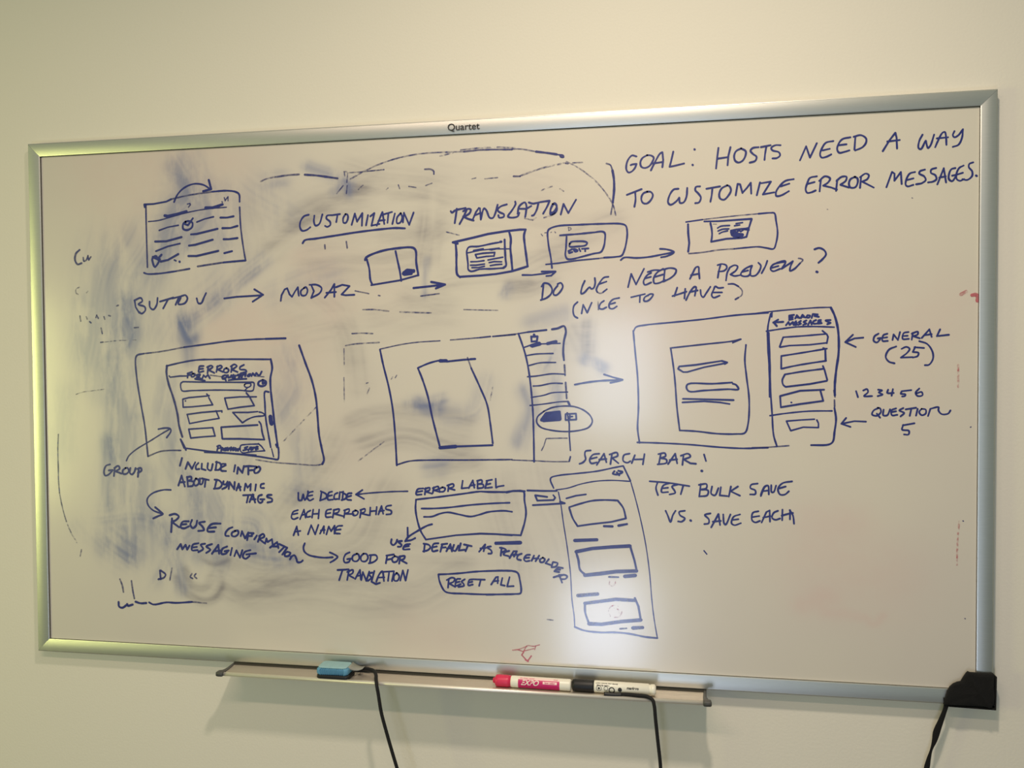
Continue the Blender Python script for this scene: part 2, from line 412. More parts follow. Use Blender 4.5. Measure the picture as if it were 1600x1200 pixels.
282 95 n 0:-3521 14381 -3808 14380 -4077 14360 -4050 14262 -4023 14177 -3811 14210 -3558 14237 -3639 14380 -3695 14446
285 95 n 0:-4130 14130 -4130 14150 -4237 14143 -4494 14122 -4753 14088 -4713 13936 -4453 13984 -4182 14025 -4236 14150
283 95 n 0:-3503 14139 -3671 14125 -3939 14124 -3772 13955
281 95 n 1:-3772 13955 -3673 14014 -3560 14054 -3392 14074 -3378 14087 -3420 14120 -3475 14133
308 100 n 0:-4298 13872 -4527 13857 -4729 13843 -4695 13697 -4472 13719 -4258 13734 -4298 13872
303 100 n 0:-3506 13921 -3816 13902 -4148 13880 -4130 13689 -3819 13692 -3391 13683
303 100 n 1:-3391 13683 -3425 13793 -3450 13937 -3478 13976
302 95 n 0:-4448 13465 -4021 13453 -3738 13430 -3458 13401 -3208 13365
323 100 n 1:-3208 13362 -3159 13365 -3144 13470 -3150 13561
323 100 n 0:-3191 13606 -3171 13561
237 90 n 0:-3268 13534 -3235 13404
260 95 n 1:-3387 13500 -3597 13484 -3780 13465 -3815 13501 -3807 13580 -3736 13597 -3497 13610
259 95 n 0:-3497 13616 -3442 13571 -3387 13500
329 100 n 0:-4226 13497 -4203 13576
329 100 n 1:-4225 13563 -4175 13576 -4161 13543 -4211 13530
329 100 n 0:-4155 13491 -4140 13544 -4112 13524 -4140 13511 -4098 13498
328 100 n 0:-4062 13538 -4090 13531 -4084 13498 -4055 13505
328 100 n 0:-4040 13545 -4034 13499 -4005 13539
328 100 n 0:-3976 13552 -3984 13499
328 100 n 0:-3927 13546 -3956 13533 -3949 13500 -3914 13507
328 100 n 0:-3956 13519 -3927 13524
327 100 n 0:-3899 13540 -3893 13494 -3871 13527 -3857 13494 -3835 13534
327 100 n 1:-3687 13562 -3737 13542 -3695 13522 -3765 13502
326 100 n 0:-3674 13503 -3638 13556 -3625 13510
325 100 n 0:-3610 13556 -3604 13517 -3575 13556
325 100 n 0:-3519 13570 -3554 13550 -3541 13518 -3505 13531
325 100 n 0:-3551 13544 -3505 13564
304 95 n 0:-4882 13675 -4821 13530 -4390 13481 -3964 13447 -3542 13426"""),
 ('arrow_sketch', 'blue arrow from GROUP pointing up into the ERRORS form', """267 80 n 1:-5879 13302 -5833 13384 -5698 13493 -5430 13643 -5193 13779 -5061 13847
313 100 n 1:-5280 13840 -5148 13860 -5061 13847 -5053 13807 -5131 13700"""),
 ('handwriting', 'blue handwriting reading GROUP', """342 100 n 1:-6184 13238 -6262 13210 -6300 13107 -6278 13047 -6211 13067 -6150 13123
342 100 n 0:-6210 13135 -6135 13142
341 100 n 0:-6116 13042 -6096 13178
341 100 n 1:-6105 13177 -6029 13214 -6006 13171 -6085 13124
341 100 n 0:-6085 13124 -5972 13085
340 100 n 1:-5896 13181 -5948 13139 -5943 13085 -5889 13081 -5838 13127 -5858 13181 -5896 13181
339 100 n 1:-5807 13182 -5818 13101 -5780 13074 -5735 13116 -5710 13183
339 100 n 0:-5671 13036 -5651 13184
339 100 n 1:-5680 13170 -5615 13185 -5601 13145 -5670 13103"""),
 ('handwriting', 'blue handwriting reading INCLUDE INFO ABOUT DYNAMIC TAGS', """356 100 n 0:-4858 13364 -4898 13236
354 100 n 0:-4798 13184 -4753 13296 -4682 13186 -4623 13293
354 100 n 1:-4566 13283 -4610 13235 -4608 13181 -4550 13185
353 100 n 0:-4503 13273 -4510 13188 -4438 13168
352 100 n 1:-4394 13283 -4401 13190 -4344 13164 -4308 13271
352 100 n 0:-4236 13311 -4260 13172
352 100 n 1:-4250 13305 -4179 13286 -4159 13233 -4195 13180 -4267 13172
351 100 n 1:-4080 13274 -4144 13273 -4159 13233 -4160 13167 -4075 13158
351 100 n 0:-4152 13220 -4078 13254
350 100 n 0:-3910 13257 -3933 13155
349 100 n 0:-3877 13119 -3861 13224 -3785 13134 -3755 13246
348 100 n 0:-3680 13109 -3678 13234
347 100 n 1:-3741 13239 -3671 13247 -3545 13242
348 100 n 0:-3679 13175 -3602 13182
347 100 n 1:-3531 13229 -3574 13189 -3567 13137 -3511 13145 -3468 13204 -3489 13237 -3531 13229
356 100 n 0:-4933 12902 -4872 13071 -4817 12890
356 100 n 0:-4912 12955 -4816 12965
355 100 n 0:-4760 12891 -4771 13051
355 100 n 1:-4777 13046 -4699 13052 -4700 13004 -4758 12985
356 100 n 1:-4758 12985 -4657 12968 -4673 12906 -4760 12891
354 100 n 1:-4613 13027 -4652 12960 -4630 12907 -4572 12935 -4565 13001 -4613 13027
354 100 n 1:-4541 13028 -4543 12935 -4508 12936 -4478 13016
353 100 n 0:-4507 13029 -4384 13005
354 100 n 0:-4441 13009 -4457 12892
352 100 n 0:-4241 13014 -4279 12874
353 100 n 1:-4277 13013 -4198 13001 -4149 12943 -4186 12882 -4293 12863
351 100 n 1:-4120 12989 -4128 12950 -4086 12937 -4049 12984
352 100 n 1:-4049 12984 -4065 12905 -4144 12861
350 100 n 0:-4030 12866 -4014 12978 -3931 12861 -3922 12980
349 100 n 0:-3896 12842 -3852 12955 -3825 12843
349 100 n 0:-3888 12882 -3817 12903
348 100 n 0:-3755 12845 -3732 12957 -3697 12892 -3640 12952 -3649 12847
348 100 n 0:-3549 12947 -3565 12848
347 100 n 1:-3409 12963 -3458 12949 -3466 12896 -3410 12891
348 100 n 0:-3777 12765 -3594 12776
349 100 n 0:-3685 12767 -3715 12648
348 100 n 0:-3666 12656 -3608 12782 -3568 12651
348 100 n 0:-3651 12702 -3560 12704
347 100 n 1:-3447 12779 -3503 12758 -3518 12685 -3484 12647 -3441 12667 -3441 12707
347 100 n 0:-3476 12706 -3406 12707
347 100 n 1:-3279 12782 -3349 12774 -3356 12748 -3273 12717 -3274 12677 -3351 12656"""),
 ('handwriting', 'blue arrow and handwriting reading REUSE CONFIRMATION MESSAGING', """314 100 n 1:-5071 12827 -5211 12824 -5417 12758 -5507 12662 -5494 12568 -5408 12481 -5233 12421
360 100 n 1:-5363 12531 -5276 12466 -5224 12421 -5307 12384 -5402 12342
381 100 n 0:-5059 12350 -5078 12122
381 100 n 1:-5102 12403 -5000 12427 -4934 12386 -4987 12325 -5069 12291
380 100 n 0:-5060 12291 -4931 12206
379 100 n 1:-4755 12310 -4871 12296 -4902 12207 -4844 12190 -4757 12225
379 100 n 0:-4887 12253 -4800 12263
377 100 n 1:-4697 12333 -4727 12252 -4685 12200 -4627 12241 -4605 12322
377 100 n 1:-4467 12312 -4568 12288 -4512 12231 -4484 12173 -4585 12155
375 100 n 1:-4187 12288 -4339 12276 -4412 12207 -4418 12154 -4298 12152
375 100 n 0:-4397 12208 -4268 12224
357 100 n 0:-4973 11838 -4907 11926 -4879 11841 -4820 11915 -4793 11836 -4748 11904
356 100 n 1:-4588 11949 -4690 11919 -4706 11831 -4605 11834
356 100 n 0:-4699 11874 -4618 11887
356 100 n 1:-4468 11945 -4546 11924 -4504 11858 -4591 11802
355 100 n 1:-4344 11943 -4445 11900 -4375 11849 -4447 11794
353 100 n 0:-4347 11783 -4230 11933 -4218 11788
353 100 n 0:-4303 11825 -4203 11841
352 100 n 1:-4074 11912 -4160 11869 -4175 11789 -4104 11791 -4061 11833
352 100 n 0:-4118 11831 -4046 11846
352 100 n 0:-3989 11888 -4019 11768
350 100 n 0:-3948 11757 -3910 11851 -3850 11734 -3805 11859
350 100 n 1:-3664 11864 -3763 11829 -3798 11748 -3751 11718 -3680 11766
349 100 n 0:-3736 11790 -3566 11814
352 100 n 1:-3976 12232 -4041 12204 -4099 12136 -4099 12090 -4042 12085
351 100 n 1:-3928 12174 -3985 12140 -3986 12093 -3929 12082 -3872 12130 -3878 12176 -3928 12174
349 100 n 0:-3830 12091 -3807 12171 -3753 12054 -3695 12154
349 100 n 0:-3718 12028 -3695 12135
349 100 n 0:-3695 12148 -3603 12144 -3632 12123
349 100 n 0:-3696 12095 -3632 12099
349 100 n 0:-3548 12106 -3591 12045
348 100 n 0:-3528 12008 -3485 12114
348 100 n 1:-3506 12100 -3435 12135 -3415 12097 -3507 12048
348 100 n 0:-3500 12048 -3423 11991
347 100 n 0:-3403 11979 -3380 12065 -3360 12006 -3283 12054 -3270 11956
346 100 n 0:-3320 11915 -3193 12011 -3173 11914
346 100 n 0:-3270 11937 -3173 11940
345 100 n 0:-3158 11980 -3020 11925
346 100 n 0:-3062 11943 -3160 11848
346 100 n 0:-3020 11925 -3105 11811
345 100 n 1:-3021 11859 -3063 11825 -3057 11786 -2994 11795 -2966 11842 -3021 11859
345 100 n 0:-2974 11737 -2939 11790
344 100 n 1:-2960 11776 -2897 11805 -2864 11753 -2844 11695 -2789 11697 -2754 11724"""),
 ('handwriting', 'blue handwriting reading WE DECIDE EACH ERROR HAS A NAME, with arrow from ERROR LABEL', """320 100 n 1:-2815 12824 -2808 12707 -2761 12708 -2732 12800 -2706 12709 -2658 12788 -2649 12853
320 100 n 1:-2567 12850 -2636 12828 -2664 12749 -2624 12703 -2560 12731
320 100 n 0:-2650 12775 -2576 12790
319 100 n 0:-2417 12845 -2440 12715
319 100 n 1:-2430 12858 -2336 12808 -2336 12756 -2446 12707
318 100 n 1:-2240 12856 -2295 12835 -2310 12726 -2228 12727
318 100 n 0:-2303 12783 -2241 12797
318 100 n 1:-2145 12838 -2194 12811 -2201 12738 -2147 12739
317 100 n 0:-2105 12851 -2120 12735
317 100 n 0:-2050 12860 -2066 12723
317 100 n 1:-2078 12852 -1997 12802 -2011 12750 -2079 12723
316 100 n 1:-1908 12837 -1970 12828 -1990 12738 -1917 12726
316 100 n 0:-1984 12776 -1916 12796
252 90 n 1:-976 12887 -1235 12876 -1634 12843 -1822 12818
315 100 n 0:-1727 12892 -1835 12818 -1702 12749
300 100 n 1:-2827 12543 -2910 12509 -2939 12417 -2903 12392 -2828 12420
300 100 n 0:-2921 12470 -2833 12490
300 100 n 0:-2793 12395 -2722 12553 -2696 12423
300 100 n 0:-2764 12461 -2690 12483
299 100 n 1:-2612 12542 -2673 12502 -2674 12437 -2614 12444
299 100 n 0:-2563 12557 -2586 12426
298 100 n 0:-2462 12559 -2477 12416
298 100 n 0:-2572 12486 -2471 12494
297 100 n 1:-2257 12572 -2334 12549 -2346 12445 -2259 12447
297 100 n 0:-2340 12497 -2271 12512
297 100 n 0:-2232 12435 -2208 12565
297 100 n 1:-2217 12557 -2121 12575 -2136 12528 -2209 12500
296 100 n 0:-2209 12500 -2055 12465
296 100 n 0:-2042 12440 -2024 12556
296 100 n 1:-2041 12556 -1954 12579 -1960 12532 -2020 12505
295 100 n 0:-2020 12500 -1879 12503
295 100 n 1:-1838 12561 -1892 12534 -1885 12482 -1826 12489 -1804 12541 -1852 12566
294 100 n 0:-1773 12447 -1750 12576
294 100 n 1:-1766 12568 -1690 12590 -1691 12544 -1758 12516
294 100 n 0:-1758 12516 -1625 12489
294 100 n 0:-1597 12613 -1606 12489
293 100 n 0:-1490 12625 -1504 12505
293 100 n 0:-1597 12554 -1498 12564
292 100 n 0:-1464 12506 -1410 12643 -1384 12520
292 100 n 0:-1451 12557 -1371 12572
292 100 n 1:-1250 12657 -1330 12637 -1338 12598 -1251 12570 -1252 12524 -1331 12509
301 100 n 0:-2907 12131 -2850 12276 -2824 12133
300 100 n 0:-2892 12184 -2787 12205
299 100 n 0:-2659 12151 -2602 12304 -2535 12155 -2478 12312
298 100 n 0:-2453 12170 -2383 12294 -2385 12180
298 100 n 0:-2439 12222 -2370 12232
297 100 n 0:-2344 12160 -2301 12291 -2262 12214 -2201 12307 -2208 12177
297 100 n 1:-2071 12310 -2157 12295 -2194 12190 -2113 12180
297 100 n 0:-2180 12237 -2098 12250"""),
 ('handwriting', 'blue curved arrow and handwriting reading GOOD FOR TRANSLATION', """319 100 n 1:-2715 12006 -2738 11940 -2725 11875 -2649 11818 -2513 11791 -2376 11783 -2240 11795
319 100 n 1:-2288 11871 -2225 11847 -2158 11803 -2213 11749 -2282 11708
317 100 n 1:-1954 11882 -2022 11846 -2055 11768 -2037 11716 -1969 11727 -1942 11771
317 100 n 0:-1996 11770 -1915 11785
316 100 n 1:-1828 11866 -1901 11824 -1902 11755 -1840 11741 -1794 11789 -1806 11853 -1838 11865
316 100 n 1:-1720 11869 -1766 11816 -1754 11752 -1687 11747 -1646 11807 -1672 11865 -1720 11869
315 100 n 0:-1597 11847 -1614 11731
315 100 n 1:-1619 11847 -1512 11850 -1491 11799 -1553 11741 -1633 11717
314 100 n 0:-1325 11851 -1348 11727
313 100 n 0:-1338 11851 -1213 11873
313 100 n 0:-1331 11784 -1246 11803
313 100 n 1:-1198 11848 -1246 11803 -1225 11752 -1167 11764 -1145 11824 -1198 11848
312 100 n 0:-1128 11730 -1108 11851
312 100 n 1:-1126 11842 -1034 11853 -1048 11809 -1114 11787
312 100 n 0:-1101 11787 -1003 11739
318 100 n 0:-2161 11590 -1971 11607
319 100 n 0:-2079 11585 -2135 11428
318 100 n 0:-2000 11433 -1971 11576
318 100 n 1:-1998 11563 -1903 11600 -1904 11553 -1972 11512
317 100 n 0:-1972 11512 -1891 11471
316 100 n 0:-1865 11456 -1782 11604 -1771 11455
316 100 n 0:-1837 11504 -1756 11520
315 100 n 0:-1763 11442 -1734 11572 -1677 11432 -1627 11584
316 100 n 1:-1573 11570 -1635 11550 -1596 11487 -1650 11433
315 100 n 0:-1541 11597 -1591 11423 -1517 11387 -1450 11410
314 100 n 1:-1511 11426 -1462 11543 -1408 11597 -1383 11444
314 100 n 0:-1475 11492 -1377 11500
313 100 n 0:-1434 11583 -1216 11604
314 100 n 0:-1296 11588 -1316 11446
313 100 n 0:-1216 11599 -1250 11444
313 100 n 1:-1169 11580 -1217 11527 -1210 11455 -1157 11457 -1130 11530 -1169 11580
312 100 n 0:-1112 11459 -1068 11622 -1025 11462 -983 11633"""),
 ('handwriting', 'blue handwriting reading ERROR LABEL', """309 100 n 1:-722 12937 -813 12920 -835 12839 -749 12840
309 100 n 0:-827 12877 -735 12896
309 100 n 0:-696 12841 -682 12943
309 100 n 1:-696 12930 -617 12949 -618 12914 -683 12887
308 100 n 0:-678 12887 -579 12857
308 100 n 0:-566 12869 -547 12958
308 100 n 1:-565 12945 -479 12972 -474 12934 -540 12908
307 100 n 0:-540 12908 -449 12884
307 100 n 1:-409 12961 -461 12927 -444 12892 -384 12898 -365 12944 -409 12961
306 100 n 0:-319 12900 -306 13001
306 100 n 1:-331 12988 -236 13015 -228 12977 -306 12945
306 100 n 0:-306 12945 -211 12922
304 100 n 0:-81 13068 -100 12949 3 12961
304 100 n 0:16 12956 81 13078 105 12963
304 100 n 0:42 12995 113 13008
303 100 n 0:156 12959 157 13072
303 100 n 1:150 13072 221 13085 226 13041 164 13022
304 100 n 1:164 13022 246 13016 246 12973 156 12954
302 100 n 0:310 13075 276 12961 386 12976
302 100 n 0:297 13017 361 13033
302 100 n 0:297 13074 386 13093
301 100 n 0:445 13109 449 12970 487 12990 571 13004"""),
 ('sketch', 'blue sketch of a text field with two ruled lines, under ERROR LABEL', """319 95 n 1:-841 12757 -450 12809 -62 12867 194 12905 321 12900 600 12905 701 12920 902 12924
330 95 n 1:-841 12750 -850 12610 -823 12433 -767 12256 -685 12126
321 95 n 0:-685 12126 -196 12209 189 12245 444 12245 697 12235
301 100 n 1:-751 12617 -581 12621 -322 12642 65 12694 447 12728 662 12740
301 100 n 1:-713 12486 -582 12494 -452 12543 -322 12567 -142 12538 38 12510 192 12546 319 12587 573 12613 699 12601
321 95 n 0:271 12905 613 12906
320 95 n 1:613 12899 739 12927 883 12917 895 12787 919 12602 899 12452 835 12239
300 95 n 0:240 12249 545 12243 835 12239"""),
 ('handwriting', 'blue arrow and handwriting reading USE DEFAULT AS PLACEHOLDER, curling down at the end', """332 100 n 1:-583 12373 -662 12348 -806 12268 -978 12155 -1025 12089
332 100 n 0:-983 12307 -981 12161
332 100 n 1:-860 12145 -926 12112 -1025 12093
333 100 n 1:-1249 12115 -1257 12051 -1224 12023 -1177 12059 -1157 12111
333 100 n 1:-1078 12094 -1137 12080 -1085 12030 -1098 12004 -1145 12000
332 100 n 1:-946 12047 -1019 12032 -1052 11993 -1059 11961 -954 11964
332 100 n 0:-1046 12000 -966 12015
330 100 n 0:-704 12055 -718 11933
330 100 n 1:-723 12060 -639 12044 -613 12007 -652 11961 -731 11937
329 100 n 1:-482 12074 -560 12059 -587 11969 -574 11944 -496 11960
329 100 n 0:-574 12008 -509 12023
328 100 n 0:-451 11942 -417 12063
328 100 n 0:-430 12057 -339 12072
328 100 n 0:-437 12006 -366 12014
327 100 n 0:-353 11952 -288 12067 -263 11954
327 100 n 0:-340 11996 -262 12005
327 100 n 1:-230 12057 -250 11980 -211 11962 -159 12046
326 100 n 0:-120 12085 -153 11971 -56 11986
325 100 n 0:-68 12068 53 12046
326 100 n 0:-4 12057 -44 11961
324 100 n 0:174 11962 271 12078 245 11971
324 100 n 0:194 12013 277 12022
324 100 n 1:360 12050 302 12035 366 11987 372 11943 321 11936
501 100 n 0:443 12102 828 12124
323 100 n 0:531 12036 517 11911
322 100 n 1:506 12035 582 12019 600 12001 531 11961
322 100 n 1:651 11990 587 11969 562 11931 638 11908
321 100 n 0:656 11878 720 11986 771 11988 726 11905
321 100 n 0:695 11929 770 11938
321 100 n 1:846 11953 789 11926 776 11869 833 11852
320 100 n 1:977 11938 921 11930 883 11867 908 11836 970 11845
320 100 n 0:889 11886 964 11894
319 100 n 0:1002 11846 1040 11928
319 100 n 0:1064 11842 1121 11931
319 100 n 0:1021 11884 1108 11887
318 100 n 1:1177 11901 1133 11869 1139 11832 1183 11833 1208 11878 1177 11901
318 100 n 0:1270 11880 1220 11816 1294 11794
318 100 n 0:1332 11832 1313 11770
318 100 n 1:1338 11839 1406 11822 1381 11772 1313 11757
317 100 n 0:1486 11751 1418 11761 1356 11697 1430 11687
317 100 n 0:1387 11729 1443 11725
317 100 n 0:1343 11603 1461 11645
317 100 n 0:1430 11644 1473 11528
317 100 n 1:1424 11619 1504 11647 1553 11624 1529 11586 1454 11577"""),
 ('sketch', 'blue rounded box sketched around the words RESET ALL', """322 95 n 1:-486 11579 -331 11591 -137 11611 121 11646 440 11670 693 11679
322 95 n 1:-486 11579 -474 11491 -436 11391 -385 11317 -320 11294 -75 11291 246 11292 691 11313
308 100 n 0:-318 11516 -332 11376
308 100 n 1:-351 11496 -266 11537 -221 11520 -241 11475 -319 11440
307 100 n 0:-306 11440 -216 11393
307 100 n 1:-131 11523 -189 11514 -209 11412 -125 11441
307 100 n 0:-202 11463 -144 11478
307 100 n 1:-60 11519 -112 11479 -86 11455 -74 11418 -164 11395
305 100 n 1:69 11524 11 11509 -3 11427 68 11442
305 100 n 0:4 11471 62 11486
304 100 n 0:81 11525 260 11525
305 100 n 0:197 11523 170 11427
303 100 n 0:362 11454 439 11570 471 11577 464 11476
303 100 n 0:400 11505 477 11515
302 100 n 0:540 11561 514 11453 578 11443
302 100 n 0:654 11578 616 11438
325 100 n 1:287 11661 541 11677 680 11679 781 11651 818 11528 836 11378 823 11334 728 11318 539 11306 284 11290
302 100 n 0:615 11432 717 11442"""),
 ('sketch', 'blue sketch of a tall phone-like page with a row of bars, in the middle row', """218 50 n 0:667 15342 817 15357
219 50 n 0:465 15324 667 15342
237 90 n 1:817 15357 967 15380
334 100 n 0:967 15380 1252 15408
298 100 n 1:817 15357 866 15221 927 15024 976 14778 1011 14482 1034 14186 1045 13841 1050 13384
352 90 n 1:1338 15417 1425 15430 1523 15463 1552 15385 1522 15239 1509 15068 1520 14946
294 70 n 0:1527 14873 1536 14714
294 70 n 0:1543 14604 1559 14359
353 100 n 0:1579 14311 1608 14250
275 90 n 0:1566 14139 1597 13968 1596 13797 1612 13564
295 80 n 0:1611 13466 1594 13399
220 60 n 1:1586 13392 1328 13388 1055 13397 704 13405
255 100 n 0:897 15141 1003 15177 1127 15194 1460 15201
444 100 n 0:1015 15171 1140 15206
443 100 n 0:1034 15161 1152 15194
441 100 n 0:1269 15199 1399 15228
336 100 n 0:1016 15312 1022 15232 1103 15237 1115 15311 1016 15306
335 100 n 0:1053 15318 1060 15342 1072 15317
236 95 n 1:940 15018 1089 15041 1355 15048
236 95 n 1:982 14866 1150 14906 1391 14910
235 95 n 1:956 14694 1087 14703 1335 14737 1532 14729
235 95 n 1:1043 14550 1148 14556 1334 14592 1494 14589
235 95 n 1:1011 14374 1209 14408 1333 14445 1573 14457
235 95 n 1:991 14250 1209 14273 1456 14308 1579 14313
276 90 n 1:1208 14162 1108 14076 1095 13990 1157 13916 1305 13873 1527 13852 1748 13871 1895 13921 1948 14007 1920 14092 1823 14177 1676 14233 1505 14242 1332 14217 1208 14162
445 100 n 0:1170 14027 1245 14126 1443 14151 1454 14041 1195 14020
442 100 n 0:1207 14064 1430 14126
442 100 n 0:1207 14039 1430 14077
442 100 n 0:1257 14101 1442 14102
294 100 n 0:1541 14120 1700 14128 1705 14037 1540 14029 1541 14120
294 100 n 0:1607 14103 1607 14046
294 100 n 0:1577 14078 1646 14083
196 60 n 0:1243 13744 1453 13751 1564 13752
198 60 n 0:1235 13732 1205 13633 1167 13559"""),
 ('sketch', 'blue sketch of a large empty window with a tilted page inside, centre of the board', """224 60 n 1:-1409 15138 -1079 15204 -817 15239 -428 15260
221 60 n 0:-260 15270 212 15302
280 80 n 0:212 15302 377 15318
278 80 n 0:415 15318 767 15345
332 95 n 1:-1409 15131 -1359 14890 -1270 14534 -1208 14179 -1173 13773 -1151 13296
280 80 n 1:-1151 13303 -940 13365 -574 13387 -58 13394 704 13412
305 100 n 1:-782 14841 -612 14910 -431 14954 -327 14959
457 100 n 0:-431 14947 -327 14946
302 95 n 0:-328 14934 -45 14962 134 14970
342 100 n 0:57 14971 134 14973
327 95 n 1:-790 14836 -718 14659 -630 14382 -568 14081 -505 13829 -438 13578
447 100 n 0:-443 13583 -184 13606
322 100 n 0:-184 13606 200 13623 398 13632
242 60 n 0:11 14994 69 14831
301 95 n 1:69 14831 207 14532 319 14259 367 13960 403 13662"""),
 ('arrow_sketch', 'blue arrow pointing right, in the middle row between the tall page and the wide window', """308 100 n 1:1684 14570 1824 14597 2067 14627 2405 14641
309 100 n 0:2128 14724 2261 14681 2407 14641 2345 14620 2224 14596"""),
 ('sketch', 'blue sketch of a wide window with a page of fields, right of centre', """276 100 n 1:2574 15372 2610 15432 2741 15461 3142 15496 3609 15537 4069 15589 4524 15616
288 100 n 1:2569 15377 2597 15059 2632 14674 2643 14216 2630 13902 2658 13690
277 100 n 1:2624 13697 2903 13692 3374 13673 3839 13637 4184 13624 4526 13638
265 90 n 1:4138 15235 4023 15208 3608 15165 3118 15114
260 90 n 0:4138 15235 4023 15184
285 95 n 1:3123 15107 3164 14816 3188 14576 3211 14241 3252 13883
278 95 n 1:3252 13883 3491 13872 3793 13839 4069 13836 4196 13854 4241 13984 4257 14339 4218 14692 4195 14928 4211 15151
280 100 n 0:3862 14918 3943 14894 3908 14871
280 100 n 0:3862 14918 3492 14861 3247 14839 3230 14803 3305 14755 3363 14755 3608 14825 3932 14887
280 100 n 1:4012 14598 3724 14580 3375 14576 3352 14528 3387 14469 3608 14480 3954 14499 4104 14499 4069 14563 4023 14580
280 100 n 0:3300 14356 3608 14350 4035 14338
280 100 n 0:3293 14301 3608 14319 3839 14302 3977 14279"""),
 ('sketch', 'blue sketch of a panel headed ERROR MESSAGES with four boxes and one below', """235 90 n 1:4343 15608 4433 15620 4659 15643 4995 15667 5217 15680 5383 15681
362 95 n 1:5400 15677 5450 15567 5494 15393 5511 15196 5506 14989 5479 14792 5458 14560 5459 14410
276 100 n 0:4580 15616 4575 15557
277 100 n 1:4563 15604 4530 15464 4518 15348 4524 15090 4542 14797 4548 14386
253 100 n 1:4501 15348 4716 15380 4940 15406 5218 15406 5445 15394
292 100 n 0:4822 15507 4822 15571 4889 15581
292 100 n 0:4822 15542 4872 15547
292 100 n 0:4822 15509 4872 15520
292 100 n 0:4906 15529 4928 15575 4951 15551 4928 15546 4973 15534
291 100 n 0:4984 15533 5006 15580 5029 15556 5006 15551 5051 15538
291 100 n 1:5079 15573 5062 15544 5096 15538 5112 15566 5079 15573
290 100 n 0:5134 15531 5151 15589 5218 15582 5173 15560 5234 15547
292 100 n 0:4777 15432 4811 15478 4828 15437 4873 15477 4884 15436
292 100 n 1:4917 15488 4901 15465 4901 15436 4934 15441
292 100 n 0:4904 15459 4928 15465
292 100 n 1:4984 15493 4956 15470 4984 15452 4951 15435
291 100 n 1:5062 15497 5023 15475 5062 15451 5018 15434
291 100 n 0:5085 15433 5118 15497 5135 15438
290 100 n 1:5196 15501 5157 15479 5162 15450 5207 15449
290 100 n 0:5262 15500 5229 15495 5223 15449 5273 15454
290 100 n 0:5227 15472 5262 15475
289 100 n 1:5395 15498 5328 15493 5362 15470 5395 15458 5351 15439
293 100 n 0:4597 15475 4738 15482
294 100 n 0:4665 15515 4603 15475 4648 15422
272 100 n 1:4744 15257 4996 15272 5329 15297
272 100 n 0:5285 15344 5346 15291 5362 15256 5346 15163
275 100 n 0:5346 15169 5108 15143 4828 15134 4694 15112
275 100 n 0:4688 15118 4738 15257
272 100 n 1:4711 14983 4996 15027 5346 15085
272 100 n 0:5296 15094 5324 15083
275 100 n 0:4711 14983 4711 14796
272 100 n 1:4711 14796 4885 14836 5108 14875 5336 14909
308 100 n 0:5324 15083 5330 14909
272 100 n 1:4762 14714 4997 14754 5297 14793
272 100 n 0:5292 14834 5314 14781 5353 14630
275 100 n 0:5347 14619 5109 14573 4773 14532
275 100 n 1:4762 14714 4726 14632 4739 14562 4773 14532
276 100 n 0:5309 14491 4975 14475 4695 14398 4706 14234
273 100 n 0:4706 14234 4976 14281 5298 14328 5254 14491
275 100 n 0:4852 14304 4857 14302
254 100 n 1:4553 14109 4751 14140 5088 14176 5421 14182
255 100 n 0:4785 14030 4976 14047 5177 14060
257 100 n 0:4785 14030 4846 13890
255 100 n 0:4846 13890 5021 13943 5233 13939 5233 14002 5210 14049
277 95 n 1:4535 15324 4552 14855 4559 14503 4582 14151 4605 13822 4651 13663
311 95 n 1:5454 14224 5476 14062 5455 13876 5433 13736 5378 13694 5133 13682
272 70 n 1:5453 14340 5456 14247
272 70 n 0:5446 14479 5460 14387
221 70 n 0:4298 13635 4526 13645 4820 13671"""),
 ('handwriting', 'blue arrow and handwriting reading GENERAL (25)', """270 100 n 0:5845 15239 5725 15229 5605 15177
269 100 n 0:5703 15282 5598 15177 5743 15106
267 100 n 1:6051 15294 5997 15256 5987 15191 6030 15168 6073 15213
267 100 n 0:6041 15225 6084 15232
267 100 n 1:6170 15292 6116 15270 6106 15190 6177 15189
267 100 n 0:6112 15231 6170 15240
266 100 n 0:6242 15200 6256 15280 6315 15199 6342 15313
265 100 n 1:6456 15312 6392 15297 6379 15215 6461 15214
265 100 n 0:6386 15256 6444 15259
265 100 n 0:6499 15204 6514 15300
265 100 n 1:6499 15288 6578 15315 6578 15276 6514 15254
264 100 n 0:6514 15254 6606 15221
264 100 n 0:6632 15225 6733 15347 6764 15240
264 100 n 0:6663 15264 6763 15278
262 100 n 0:6875 15345 6833 15250 6992 15267
267 100 n 1:6290 15108 6193 15063 6150 14961 6194 14892 6269 14868
266 100 n 1:6365 15073 6429 15100 6472 15072 6440 15016 6355 14948
265 100 n 0:6355 14948 6516 14953
265 100 n 0:6547 15099 6515 15026
265 100 n 1:6515 15026 6590 15014 6580 14969 6516 14947
264 100 n 0:6536 15094 6664 15082
264 100 n 1:6600 15180 6707 15138 6778 15024 6782 14922 6730 14843 6676 14838"""),
 ('handwriting', 'dark blue handwriting reading 1 2 3 4 5 6', """270 100 n 0:5750 14468 5776 14382
269 100 n 1:5848 14479 5898 14498 5913 14456 5859 14398 5968 14398
268 100 n 1:6050 14490 6102 14479 6059 14451 6109 14421 6044 14398
267 100 n 1:6185 14490 6174 14444 6260 14444
267 100 n 0:6249 14497 6232 14405
266 100 n 1:6368 14467 6357 14433 6418 14422 6411 14399 6375 14392
266 100 n 0:6368 14467 6497 14483
265 100 n 1:6604 14506 6555 14444 6583 14399 6647 14410 6636 14456 6572 14438"""),
